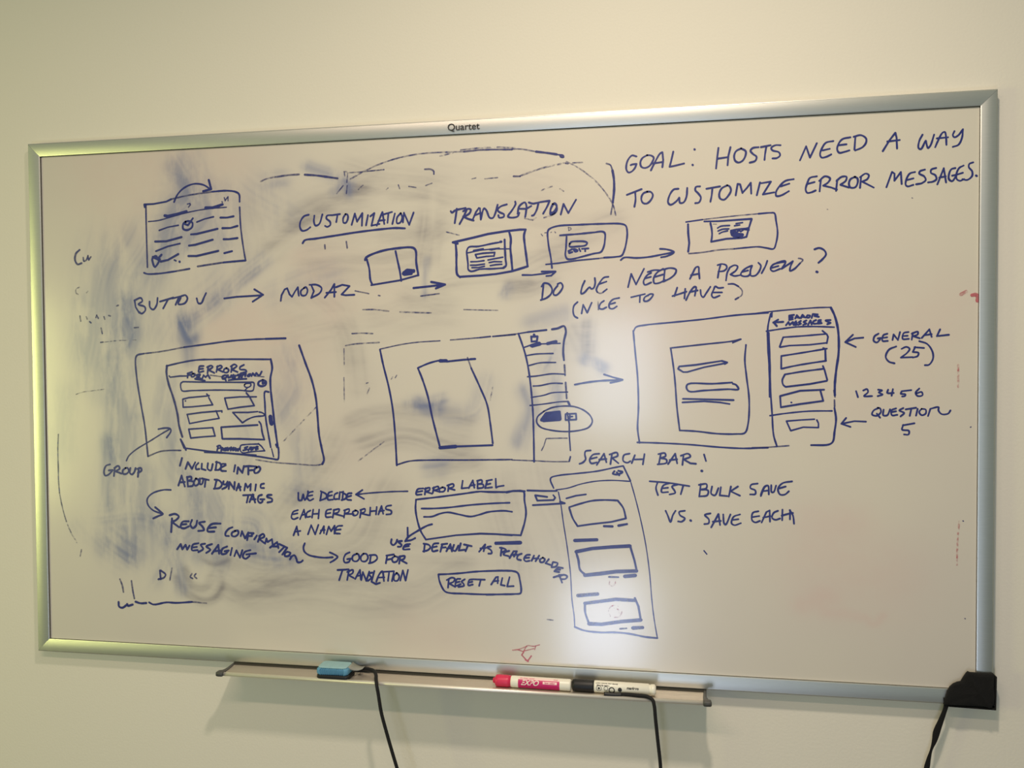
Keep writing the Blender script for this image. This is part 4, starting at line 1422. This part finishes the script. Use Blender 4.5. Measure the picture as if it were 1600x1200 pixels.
def box_mesh(x0, x1, y0, y1, z0, z1, bev=0.0, name='m'):
    bm = bmesh.new()
    bmesh.ops.create_cube(bm, size=1)
    for v in bm.verts:
        v.co = Vector(((x0 + x1) / 2 + v.co.x * (x1 - x0), (y0 + y1) / 2 + v.co.y * (y1 - y0), (z0 + z1) / 2 + v.co.z * (z1 - z0)))
    if bev:
        bmesh.ops.bevel(bm, geom=list(bm.edges), offset=bev, segments=3, profile=0.5, affect='EDGES')
    return from_bm(bm, name)


def catmull(P, n=6):
    P = [np.array(p, float) for p in P]
    if len(P) < 3:
        return P
    out = []
    Q = [2 * P[0] - P[1]] + P + [2 * P[-1] - P[-2]]
    for i in range(1, len(Q) - 2):
        p0, p1, p2, p3 = Q[i - 1:i + 3]
        # centripetal parametrisation: no overshoot where the points are unevenly spaced
        t0 = 0.0
        t1 = t0 + max(1e-9, np.linalg.norm(p1 - p0)) ** 0.5
        t2 = t1 + max(1e-9, np.linalg.norm(p2 - p1)) ** 0.5
        t3 = t2 + max(1e-9, np.linalg.norm(p3 - p2)) ** 0.5
        for k in range(n):
            t = t1 + (t2 - t1) * k / n
            A1 = (t1 - t) / (t1 - t0) * p0 + (t - t0) / (t1 - t0) * p1
            A2 = (t2 - t) / (t2 - t1) * p1 + (t - t1) / (t2 - t1) * p2
            A3 = (t3 - t) / (t3 - t2) * p2 + (t - t2) / (t3 - t2) * p3
            B1 = (t2 - t) / (t2 - t0) * A1 + (t - t0) / (t2 - t0) * A2
            B2 = (t3 - t) / (t3 - t1) * A2 + (t - t1) / (t3 - t1) * A3
            out.append((t2 - t) / (t2 - t1) * B1 + (t - t1) / (t2 - t1) * B2)
    out.append(P[-1])
    return out


def tube(points, radius, seg=12, name='m'):
    """round cable along 3-D points"""
    P = catmull(points, 8)
    rings = []
    up = np.array((0.3, 1.0, 0.2))
    for i, p in enumerate(P):
        a = P[max(0, i - 1)]
        b = P[min(len(P) - 1, i + 1)]
        t = b - a
        t /= np.linalg.norm(t)
        u = np.cross(t, up)
        u /= np.linalg.norm(u)
        v = np.cross(t, u)
        rings.append([tuple(p + radius * (math.cos(q) * u + math.sin(q) * v)) for q in np.linspace(0, 2 * math.pi, seg, endpoint=False)])
    return loft(rings, name=name)


# ---------------------------------------------------------------- room
YB = -0.0122
w = obj('wall_front', box_mesh(-2.6, 3.0, 0.0, 0.12, 0.0, 2.7), M_wall)
w['kind'] = 'structure'
f = obj('floor', box_mesh(-2.6, 3.0, -3.4, 0.12, -0.06, 0.0), M_floor)
f['kind'] = 'structure'

# ---------------------------------------------------------------- whiteboard
X0, X1, Z0, Z1 = -0.76, 0.76, 1.0, 1.0 + 0.8672
board = thing('whiteboard', 'wall-mounted whiteboard in an aluminium frame, covered in blue marker notes and sketches', 'whiteboard', (0, 0, Z0))


def child(name, me, m, label=None, parent=board, smooth=False):
    for v in me.vertices:
        v.co.z -= Z0
    o = obj(name, me, m, parent, smooth)
    if label:
        o['label'] = label
    return o


# writing surface: a fine grid that carries the marker residue left by wiping, with pinkish light painted in
FWD = 0.0222
gx0, gx1, gz0, gz1 = X0 + 0.018, X1 - 0.018, Z0 + 0.018, Z1 - 0.018
NX, NZ = 600, 338
xs = np.linspace(gx0, gx1, NX)
zs = np.linspace(gz0, gz1, NZ)
XX, ZZ = np.meshgrid(xs, zs)
layers = {k: np.zeros_like(XX) for k in 'bgpl'}
for ln in SMUDGES.strip().split('\n'):
    t = ln.split()
    k, sg, st = t[0], float(t[1]) / 1e4, float(t[2]) / 100
    q = [(float(t[i]) / 1e4, float(t[i + 1]) / 1e4) for i in range(3, len(t), 2)]
    q = catmull(q, 5) if len(q) > 2 else [np.array(p) for p in q]
    best = np.full_like(XX, 1e9)
    side, along, run = np.zeros_like(XX), np.zeros_like(XX), 0.0
    for a, b in zip(q[:-1], q[1:]):
        dx, dz = b[0] - a[0], b[1] - a[1]
        tt = np.clip(((XX - a[0]) * dx + (ZZ - a[1]) * dz) / (dx * dx + dz * dz + 1e-12), 0, 1)
        dd = (XX - a[0] - tt * dx) ** 2 + (ZZ - a[1] - tt * dz) ** 2
        near = dd < best
        best = np.where(near, dd, best)
        ln_ = math.hypot(dx, dz) + 1e-9
        side = np.where(near, ((XX - a[0]) * dz - (ZZ - a[1]) * dx) / ln_, side)
        along = np.where(near, run + ((XX - a[0]) * dx + (ZZ - a[1]) * dz) / ln_, along)
        run += ln_
    # a cloth drags the ink out in bristle-like streaks that run along the wipe
    h1, h2 = rng.rand(4096), rng.rand(4096)
    bend = side + 0.004 * np.sin(along * 37 + sg * 9000)
    streak = 0.6 * np.interp((bend * 260 + 2000) % 4095, np.arange(4096), h1) + 0.4 * np.interp((bend * 95 + 1000 + along * 8) % 4095, np.arange(4096), h2)
    streak = np.clip((streak - 0.22) * 1.75, 0, 1.3)
    if k in 'bg':
        g = np.clip(st * (1.6 if k == 'b' else 1.45) * np.exp(-(best / (2.2 * sg * sg)) ** 1.15) * (0.42 + 0.62 * streak), 0, 1)
    else:
        g = st * np.exp(-best / (2 * sg * sg))
    layers[k] = 1 - (1 - layers[k]) * (1 - g)
keep = 1 - layers['l']
verts = np.stack([XX.ravel(), np.full(XX.size, YB), ZZ.ravel()], 1)
ii = (np.arange(NZ - 1)[:, None] * NX + np.arange(NX - 1)[None, :]).ravel()
faces = np.stack([ii, ii + 1, ii + NX + 1, ii + NX], 1)
me = bpy.data.meshes.new('writing_surface')
me.from_pydata(verts.tolist(), [], faces.tolist())
ca = me.color_attributes.new('residue_cast', 'FLOAT_COLOR', 'POINT')
rgba = np.ones((XX.size, 4), np.float32)
rgba[:, 0] = (layers['b'] * keep).ravel()
rgba[:, 1] = (layers['g'] * keep).ravel()
rgba[:, 2] = (layers['p'] * keep).ravel()
ca.data.foreach_set('color', rgba.ravel())
child('writing_surface', me, M_board, 'glossy white surface with smears of wiped blue marker')
child('backing_board', box_mesh(X0 + 0.004, X1 - 0.004, -0.0116, -0.001, Z0 + 0.004, Z1 - 0.004), M_gap)

# frame: four mitred rails of one curved profile (u = distance in from the outer edge)
prof = [(0.0, -0.0015), (0.0, -0.0140), (0.0006, -0.0152), (0.0014, -0.0154), (0.0020, -0.0160)]
for k in range(13):
    s = k / 12
    prof.append((0.0024 + s * 0.0186, -0.0168 + 0.0014 * s - 0.0008 * math.sin(math.pi * (0.10 + 0.80 * s))))
prof += [(FWD, -0.0152), (FWD, -0.0122)]


def rail(kind):
    rings = []
    for end in (0, 1):
        r = []
        for u, y in prof:
            if kind == 'top':
                p = (X0 + u if end == 0 else X1 - u, y, Z1 - u)
            elif kind == 'bottom':
                p = (X0 + u if end == 0 else X1 - u, y, Z0 + u)
            elif kind == 'left':
                p = (X0 + u, y, Z0 + u if end == 0 else Z1 - u)
            else:
                p = (X1 - u, y, Z0 + u if end == 0 else Z1 - u)
            g = 0.00012 if end == 0 else -0.00012
            p = (p[0] + g, p[1], p[2]) if kind in ('top', 'bottom') else (p[0], p[1], p[2] + g)
            r.append(p)
        rings.append(r)
    return loft(rings, closed=True, caps=False)


for k in ('top', 'bottom', 'left', 'right'):
    o = child('frame_rail', rail(k), M_alu, smooth=False)
    # hairline of shade drawn as a dark strip between rail and enamel
t_ = 0.0008
for a in ((X0 + FWD, X1 - FWD, Z1 - FWD - t_, Z1 - FWD), (X0 + FWD, X1 - FWD, Z0 + FWD, Z0 + FWD + t_ * 0.5),
          (X0 + FWD, X0 + FWD + t_, Z0 + FWD, Z1 - FWD), (X1 - FWD - t_ * 0.5, X1 - FWD, Z0 + FWD, Z1 - FWD)):
    child('edge_shade_line', box_mesh(a[0], a[1], -0.0128, -0.0120, a[2], a[3]), M_gap)


# printed name on the top rail
def text_mesh(body, size, shear=0.0, offset=0.0):
    c = bpy.data.curves.new('t', 'FONT')
    c.body = body
    c.size = size
    c.shear = shear
    c.offset = offset
    c.align_x = 'CENTER'
    c.align_y = 'CENTER'
    o = bpy.data.objects.new('t', c)
    COL.objects.link(o)
    dg = bpy.context.evaluated_depsgraph_get()
    m = bpy.data.meshes.new_from_object(o.evaluated_get(dg))
    bpy.data.objects.remove(o)
    bpy.data.curves.remove(c)
    m.materials.clear()
    return m


me = text_mesh('Quartet', 0.0150, offset=0.00018)
lx = [v.co.x for v in me.vertices]
sc = 0.0505 / (max(lx) - min(lx))
for v in me.vertices:
    x, z = v.co.x * sc, v.co.y
    v.co = Vector((-0.0014 + x, -0.01785, 1.8546 + z))
child('printed_name', me, M_print, 'black maker name printed on the top rail')

# ---------------------------------------------------------------- ink on the board
CNT = [0]


def ribbon(V, F, A, P, width, alpha, closed_ends=True):
    """flat marker line through 2-D points P, appended to V, F, A"""
    P = [np.array(p) for p in P]
    Q = [P[0]]
    for p in P[1:]:
        if np.linalg.norm(p - Q[-1]) > 1e-5:
            Q.append(p)
    if len(Q) < 2:
        Q.append(Q[0] + np.array((2e-4, 0)))
    # split at sharp corners so that each run is a clean strip with round ends
    runs, cur = [], [Q[0]]
    for i in range(1, len(Q)):
        cur.append(Q[i])
        if i < len(Q) - 1:
            a = Q[i] - Q[i - 1]
            b = Q[i + 1] - Q[i]
            c = np.dot(a, b) / (np.linalg.norm(a) * np.linalg.norm(b))
            if c < 0.75:
                runs.append(cur)
                cur = [Q[i]]
    runs.append(cur)
    ph = random.uniform(0, 6.28)
    dist = 0.0
    for r in runs:
        CNT[0] += 1
        y = YB - 0.00010 - 0.000028 * (CNT[0] % 17)
        base = len(V)
        n = len(r)
        for i, p in enumerate(r):
            a = r[max(0, i - 1)]
            b = r[min(n - 1, i + 1)]
            t = (b - a) / np.linalg.norm(b - a)
            nrm = np.array((-t[1], t[0]))
            if i:
                dist += np.linalg.norm(r[i] - r[i - 1])
            h = width / 2 * (1 + 0.09 * math.sin(ph + dist * 230) + 0.05 * math.sin(2 * ph + dist * 610))
            for s in (1, -1):
                q = p + nrm * h * s
                V.append((q[0], y, q[1]))
                A.append(alpha)
        for i in range(n - 1):
            k = base + 2 * i
            F.append((k, k + 1, k + 3, k + 2))
        for end in (0, n - 1):
            p = r[end]
            d = (r[0] - r[1]) if end == 0 else (r[-1] - r[-2])
            ang = math.atan2(d[1], d[0])
            k0 = base + 2 * end
            c0 = len(V)
            V.append((p[0], y, p[1]))
            A.append(alpha)
            h = width / 2
            m = 5
            for q in range(m + 1):
                th = ang - math.pi / 2 + math.pi * q / m
                V.append((p[0] + h * math.cos(th), y, p[1] + h * math.sin(th)))
                A.append(alpha)
            for q in range(m):
                F.append((c0, c0 + 1 + q, c0 + 2 + q))


for name, label, data in INK:
    V, F, A = [], [], []
    colour = 'n'
    for ln in data.split('\n'):
        h, t = ln.split(':')
        wd, al, colour, sm = h.split()
        t = t.split()
        P = [(float(t[i]) / 1e4, float(t[i + 1]) / 1e4) for i in range(0, len(t), 2)]
        if sm == '1' and len(P) > 2:
            P = catmull(P, 5)
        ribbon(V, F, A, P, float(wd) / 1e5 * (0.95 if float(wd) < 400 else 1.14), float(al) / 100)
    me = bpy.data.meshes.new(name)
    me.from_pydata(V, [], F)
    at = me.attributes.new('strength', 'FLOAT', 'POINT')
    at.data.foreach_set('value', A)
    o = child(name, me, M_red if colour == 'r' else M_ink, label)
    if name.startswith(('faded', 'stray', 'red')):
        o['kind'] = 'stuff'

# ---------------------------------------------------------------- marker tray (fixed under the bottom rail)
TX0, TX1 = -0.396, 0.362
pr = [(-0.0125, 1.0000), (-0.0135, 0.9994), (-0.0150, 0.9986), (-0.030, 0.9978), (-0.052, 0.9980), (-0.0560, 0.9984),
      (-0.0560, 0.9962), (-0.030, 0.9962), (-0.006, 0.9970), (-0.006, 0.9996)]
child('marker_tray', loft([[(TX0, y, z) for y, z in pr], [(TX1, y, z) for y, z in pr]]), M_tray, 'narrow aluminium pen tray under the bottom rail')
nose = []
for k in range(14):
    a = 2 * math.pi * k / 14
    nose.append((-0.0580 - 0.0032 * math.cos(a), 0.9965 + 0.0031 * math.sin(a)))
tray = [o for o in board.children if o.name.startswith('marker_tray')][0]
child('front_lip', loft([[(TX0 + 0.004, y, z) for y, z in nose], [(TX1 - 0.004, y, z) for y, z in nose]]), M_edge, parent=tray, smooth=True)
child('rear_shade_strip', box_mesh(TX0 + 0.002, TX1 - 0.002, -0.0205, -0.0135, 0.9984, 1.0002), M_gap, parent=tray)  # dark strip added for the shaded gap at the tray's back


def end_cap(side):
    # a curved bracket: narrow at the wall, swelling to a rounded block round the lip
    xb = TX0 if side < 0 else TX1
    P = [(0.0, -0.008, 0.0046, 0.0052), (0.0004, -0.018, 0.0044, 0.0050), (0.0012, -0.030, 0.0046, 0.0048), (0.0016, -0.042, 0.0056, 0.0050),
         (0.0006, -0.051, 0.0080, 0.0060), (-0.0010, -0.0545, 0.0120, 0.0078), (-0.0010, -0.0625, 0.0124, 0.0080), (-0.0010, -0.0640, 0.0108, 0.0064)]
    rings = []
    for dx, y, wx, hz in P:
        cx = xb - side * dx
        cz = 0.9974
        r = []
        for k in range(16):
            a = 2 * math.pi * k / 16
            ca_, sa = math.cos(a), math.sin(a)
            ex = 0.5
            r.append((cx + wx / 2 * math.copysign(abs(ca_) ** ex, ca_), y, cz + hz / 2 * math.copysign(abs(sa) ** ex, sa)))
        rings.append(r)
    child('end_cap', loft(rings), M_cap, 'dark grey plastic end cap', parent=tray, smooth=True)


end_cap(-1)
end_cap(1)


# ---------------------------------------------------------------- markers
def lathe_x(profile, seg=28, yscale=1.0):
    """profile of (x, r): a body of revolution about the x axis"""
    rings = []
    for x, r in profile:
        rings.append([(x, r * math.cos(2 * math.pi * k / seg), r * math.sin(2 * math.pi * k / seg)) for k in range(seg)])
    return loft(rings)


def wrap(me, x0, zc_deg, r, sx=1.0):
    """bend a flat text mesh (x, y) round a barrel of radius r, centred at angle zc_deg above the -y side"""
    for v in me.vertices:
        a = math.radians(zc_deg) + v.co.y / r
        v.co = Vector((x0 + v.co.x * sx, -r * math.cos(a), r * math.sin(a)))
    return me


def label_patch(x0, x1, a0, a1, r, n=14):
    V, F = [], []
    for i in range(n + 1):
        a = math.radians(a0 + (a1 - a0) * i / n)
        V += [(x0, -r * math.cos(a), r * math.sin(a)), (x1, -r * math.cos(a), r * math.sin(a))]
    for i in range(n):
        F.append((2 * i, 2 * i + 1, 2 * i + 3, 2 * i + 2))
    m = bpy.data.meshes.new('p')
    m.from_pydata(V, [], F)
    return m


RM = 0.0086
# red marker
mk = thing('dry_erase_marker', 'pink-capped white dry erase marker with a magenta label, on the tray', 'marker', (0.1045, -0.0445, 0.9982 + RM), 'dry erase markers lying on the tray')
mk.rotation_euler = (0, math.radians(0.0), math.radians(-1.0))
L0 = -0.060
fl = []
for x, r in ((L0, 0.0030), (L0 + 0.0008, 0.0042), (L0 + 0.0034, 0.0044), (L0 + 0.0038, 0.0066), (L0 + 0.0052, 0.0082), (L0 + 0.009, 0.0088), (L0 + 0.022, 0.0086), (L0 + 0.0284, 0.0080)):
    fl.append((x, r))
seg = 28
rings = []
for i, (x, r) in enumerate(fl):
    rings.append([(x, (r + (0.0003 if k % 2 else -0.0002) * (3 <= i <= 6)) * math.cos(2 * math.pi * k / seg), (r + (0.0003 if k % 2 else -0.0002) * (3 <= i <= 6)) * math.sin(2 * math.pi * k / seg)) for k in range(seg)])
o = obj('cap', loft(rings), M_pink, mk, True)
o['label'] = 'bright pink ribbed cap'
obj('barrel', lathe_x([(L0 + 0.0280, 0.0076), (L0 + 0.0285, RM - 0.0003), (L0 + 0.031, RM), (0.0575, RM), (0.0592, RM - 0.0006), (0.0600, RM - 0.0022)]), M_white, mk, True)
o = obj('label_wrap', label_patch(-0.0200, 0.0430, -60, 46, RM + 0.00008), M_magenta, mk)
o['label'] = 'magenta label panel with white lettering'
p_ = obj('label_band', label_patch(-0.0200, 0.0430, 46, 74, RM + 0.00008), M_palepink, mk)
me = text_mesh('EXPO', 0.0108, shear=0.35, offset=0.00016)
obj('lettering', wrap(me, -0.0025, 14, RM + 0.00035, 0.98), M_white, o)
obj('lettering', label_patch(0.0178, 0.0392, 12, 36, RM + 0.0002, 4), M_palepink, o)
me = text_mesh('low odor', 0.0042, offset=0.00008)
obj('lettering', wrap(me, 0.0285, 24, RM + 0.0004), M_magenta, o)
me = text_mesh('dry erase marker', 0.0032)
obj('lettering', wrap(me, -0.006, 60, RM + 0.0003), M_magenta, p_)
me = text_mesh('chisel', 0.0028)
obj('lettering', wrap(me, 0.037, 60, RM + 0.0003), M_magenta, p_)

# black marker
mk2 = thing('dry_erase_marker', 'black-capped white dry erase marker with a worn black print, on the tray', 'marker', (0.2298, -0.0445, 0.9982 + RM), 'dry erase markers lying on the tray')
mk2.rotation_euler = (0, math.radians(0.2), math.radians(-0.6))
L0 = -0.0640
o = obj('cap', lathe_x([(L0, 0.0064), (L0 + 0.0008, 0.0080), (L0 + 0.004, 0.0089), (L0 + 0.030, 0.0089), (L0 + 0.0325, 0.0087), (L0 + 0.0330, 0.0080)]), M_black, mk2, True)
o['label'] = 'black cap'
obj('barrel', lathe_x([(L0 + 0.0325, 0.0076), (L0 + 0.0332, RM - 0.0003), (L0 + 0.036, RM), (0.0490, RM), (0.0500, RM - 0.0012), (0.0525, RM - 0.0014), (0.0530, RM - 0.0004), (0.0580, RM - 0.0006), (0.0600, RM - 0.003)]), M_white, mk2, True)
bl = None
me = text_mesh('LOW ODOR DRY ERASE', 0.0030, offset=0.00006)
bl = obj('label_print', wrap(me, -0.012, 52, RM + 0.0002), M_print, mk2)
bl['label'] = 'small black print on the barrel'
obj('label_print', wrap(text_mesh('chisel tip marker', 0.0028, offset=0.00012), -0.0175, 33, RM + 0.0002), M_print, mk2)
# worn lower lettering: heavy strokes, broken, on the barrel
V, F = [], []


def patch_disc(cx, ca_deg, rad, hole=0.0):
    n = 20
    b = len(V)
    for k in range(n):
        th = 2 * math.pi * k / n
        for rr in (rad, hole):
            a = math.radians(ca_deg) + rr * math.sin(th) / RM
            V.append((cx + rr * math.cos(th), -(RM + 0.0003) * math.cos(a), (RM + 0.0003) * math.sin(a)))
    for k in range(n):
        j = (k + 1) % n
        F.append((b + 2 * k, b + 2 * j, b + 2 * j + 1, b + 2 * k + 1))


patch_disc(-0.0235, 4, 0.0016)
patch_disc(-0.0235, 4, 0.0040, 0.0034)
patch_disc(-0.0130, 6, 0.0032, 0.0026)
patch_disc(-0.0045, -8, 0.0046, 0.0032)
patch_disc(0.0075, 2, 0.0030, 0.0)
me = bpy.data.meshes.new('print')
me.from_pydata(V, [], F)
obj('label_print', me, M_print, mk2)
obj('label_print', wrap(text_mesh('markers', 0.0052, shear=0.2, offset=0.0002), 0.026, 22, RM + 0.0003), M_print, mk2)

# ---------------------------------------------------------------- eraser
er = thing('whiteboard_eraser', 'blue ribbed foam eraser with a black base at the left of the tray', 'eraser', (-0.2090, -0.0400, 0.9982))
EW, ED = 0.0520, 0.0380


def slab(z0, z1, x0, x1, y0, y1, bulge=0.0, ribs=False, ziplift=0.0):
    """rounded slab with optional vertical ribs on the front face; right rear edge lifted for the scooped grip"""
    n = 64
    rings = []
    levels = 6
    out = []
    for lv in range(levels + 1):
        s = lv / levels
        z = z0 + (z1 - z0) * s
        inset = 0.0012 * (abs(2 * s - 1) ** 6) - bulge * math.sin(math.pi * s)
        ring = []
        rc = 0.006
        cx, cy = (x0 + x1) / 2, (y0 + y1) / 2
        hx, hy = (x1 - x0) / 2 - inset, (y1 - y0) / 2 - inset
        corners = [(cx + hx - rc, cy + hy - rc, 0), (cx - hx + rc, cy + hy - rc, 90), (cx - hx + rc, cy - hy + rc, 180), (cx + hx - rc, cy - hy + rc, 270)]
        for ax, ay, a0 in corners:
            for k in range(7):
                a = math.radians(a0 + 90 * k / 6)
                ring.append((ax + rc * math.cos(a), ay + rc * math.sin(a), z))
            if a0 == 180 and ribs:
                m = 24
                xa = ax
                xb = cx + hx - rc
                for k in range(1, m):
                    ring.append((xa + (xb - xa) * k / m, cy - hy + (0.0022 if k % 2 else 0.0), z))
        out.append(ring)
    return loft(out)


bmesh_pad = slab(0.0062, 0.0168, -EW / 2, EW / 2 - 0.001, -ED / 2, ED / 2 - 0.006, 0.0006, True)
o = obj('foam_pad', bmesh_pad, M_foam, er)
o['label'] = 'blue foam with ribbed front'
o = obj('foam_top', slab(0.0166, 0.0188, -EW / 2 + 0.0015, EW / 2 - 0.003, -ED / 2 + 0.0015, ED / 2 - 0.008), M_foamtop, er, True)
o['label'] = 'pale blue top face'
o = obj('base', slab(0.0002, 0.0064, -EW / 2 - 0.0004, EW / 2 + 0.0012, -ED / 2 - 0.0008, ED / 2 - 0.005), M_black, er, True)
o['label'] = 'black plastic base'
# grey felt flap sweeping off the right side
sw = []
for k in range(10):
    s = k / 9
    x = EW / 2 - 0.0035 + 0.0200 * s
    z = 0.0150 - 0.0050 * math.sin(s * math.pi * 0.75)
    th = 0.0030 * (1 - 0.65 * s)
    sw.append([(x, -0.010 + 0.012 * s, z + th), (x, 0.014, z + th), (x, 0.014, z), (x, -0.010 + 0.012 * s, z)])
o = obj('felt_flap', loft(sw), M_felt, er, True)
o['label'] = 'thin grey felt edge'

# ---------------------------------------------------------------- cables
c1 = obj('cable', tube([(-0.178, -0.024, 1.0035), (-0.166, -0.026, 1.0062), (-0.150, -0.034, 1.0070), (-0.141, -0.048, 1.0055), (-0.1365, -0.060, 1.0030), (-0.1335, -0.0660, 0.9960), (-0.1310, -0.0672, 0.985),
                    (-0.1265, -0.0665, 0.955), (-0.1190, -0.0655, 0.925), (-0.1080, -0.0640, 0.885), (-0.0950, -0.062, 0.840), (-0.080, -0.060, 0.78), (-0.060, -0.060, 0.60), (-0.050, -0.070, 0.30), (-0.045, -0.10, 0.02)], 0.0027), M_cable, None, True)
c1['label'] = 'thin black cable hanging over the tray beside the blue eraser'
c1['category'] = 'cable'
c1['group'] = 'black cables hanging from the tray'
c2 = obj('cable', tube([(0.236, -0.0560, 1.0010), (0.244, -0.0560, 1.0018), (0.262, -0.0580, 1.0022), (0.278, -0.0600, 1.0020), (0.2850, -0.0640, 0.9990), (0.2875, -0.0665, 0.991), (0.2890, -0.0672, 0.975),
                    (0.2925, -0.0665, 0.940), (0.2960, -0.0655, 0.905), (0.2970, -0.064, 0.870), (0.297, -0.062, 0.80), (0.300, -0.060, 0.60), (0.305, -0.070, 0.30), (0.310, -0.10, 0.02)], 0.0026), M_cable, None, True)
c2['label'] = 'black cable hanging over the tray in front of the black-capped marker'
c2['category'] = 'cable'
c2['group'] = 'black cables hanging from the tray'
plug = obj('plug', tube([(0.214, -0.0572, 1.0010), (0.228, -0.0568, 1.0006), (0.240, -0.0560, 1.0012)], 0.0030), M_black, c2, True)

# ---------------------------------------------------------------- black cloth over the lower right corner, with its hanging tie
cc = thing('cloth_corner_wrap', 'black cloth wrapped over the lower right corner of the whiteboard, its tie hanging down', 'cloth', (0.73, 0, 1.0))
out2 = [(0.6929, 1.0013), (0.695, 1.0101), (0.6979, 1.0204), (0.7012, 1.027), (0.7054, 1.0314), (0.7113, 1.0345), (0.7155, 1.0356), (0.7188, 1.0417), (0.7222, 1.0474), (0.7247, 1.0503), (0.728, 1.0491), (0.7389, 1.049), (0.7581, 1.0495), (0.7587, 1.0295), (0.7591, 1.0159), (0.7596, 1.0041), (0.7571, 1.0035), (0.7568, 1.0008), (0.7526, 1.0001), (0.7484, 1.0013), (0.7309, 1.0014), (0.714, 1.0012), (0.7005, 1.001)]
ctr = (0.738, 1.022)
N = len(out2)
rings = []
for lv, (sc_, y) in enumerate(((1.0, -0.0182), (1.0, -0.0210), (0.97, -0.0232), (0.86, -0.0246), (0.62, -0.0252), (0.33, -0.0256), (0.04, -0.0258))):
    r = []
    for i, (x, z) in enumerate(out2):
        px_ = ctr[0] + (x - ctr[0]) * sc_
        pz_ = ctr[1] + (z - ctr[1]) * sc_
        fold = 0.0011 * math.sin(px_ * 420 + pz_ * 260) + 0.0008 * math.sin(pz_ * 610 - px_ * 200)
        r.append((px_ - 0.73, y + fold * (0 < sc_ < 0.99), pz_ - 1.0))
    rings.append(r)
bm_me = loft(rings)
o = obj('cloth', bm_me, M_cloth, cc, True)
# sides that run back over the outer edges of the frame
back = [[(x - 0.73, y, z - 1.0) for x, z in ((0.700, 0.9985), (0.7618, 0.9975), (0.7625, 1.0450))] + [(0.7605 - 0.73, y, 1.0455 - 1.0), (0.7605 - 0.73, y, 0.9995 - 1.0), (0.700 - 0.73, y, 0.9998 - 1.0)] for y in (-0.0215, -0.0015)]
obj('cloth_edge', loft(back), M_cloth, cc)
TIE = [(0.699, 1.009, 0.01218, 0), (0.6961, 0.9959, 0.00696, 0.2), (0.6907, 0.979, 0.00783, 0.1), (0.6848, 0.962, 0.00957, 0), (0.6815, 0.947, 0.00826, 0.3), (0.6773, 0.9337, 0.00566, 0.7), (0.674, 0.9205, 0.00696, 0.3), (0.6715, 0.9074, 0.00783, 0), (0.6681, 0.8886, 0.00783, 0), (0.6631, 0.8603, 0.00783, 0.2), (0.6582, 0.8226, 0.00696, 0.6), (0.655, 0.7757, 0.00783, 0.2), (0.6536, 0.7007, 0.00783, 0.1)]
rings = []
pts = catmull([np.array((x, 0.0, z)) for x, z, wd_, tw in TIE], 6)
wds = catmull([np.array((wd_, tw)) for x, z, wd_, tw in TIE], 6)
for i, p in enumerate(pts):
    a = pts[max(0, i - 1)]
    b = pts[min(len(pts) - 1, i + 1)]
    t = (b - a) / np.linalg.norm(b - a)
    nrm = np.array((-t[2], 0, t[0]))
    wd_, tw = wds[i]
    ca_, sa = math.cos(tw), math.sin(tw)
    u = nrm * ca_ + np.array((0, 1, 0)) * sa
    v = np.array((0, 1, 0)) * ca_ - nrm * sa
    y = -0.0190
    r = []
    for k in range(12):
        th = 2 * math.pi * k / 12
        q = p + u * wd_ / 2 * math.cos(th) + v * 0.0013 * math.sin(th)
        r.append((q[0] - 0.73, q[1] + y, q[2] - 1.0))
    rings.append(r)
o = obj('tie', loft(rings), M_cloth, cc, True)
o['label'] = 'flat twisted black fabric tie'
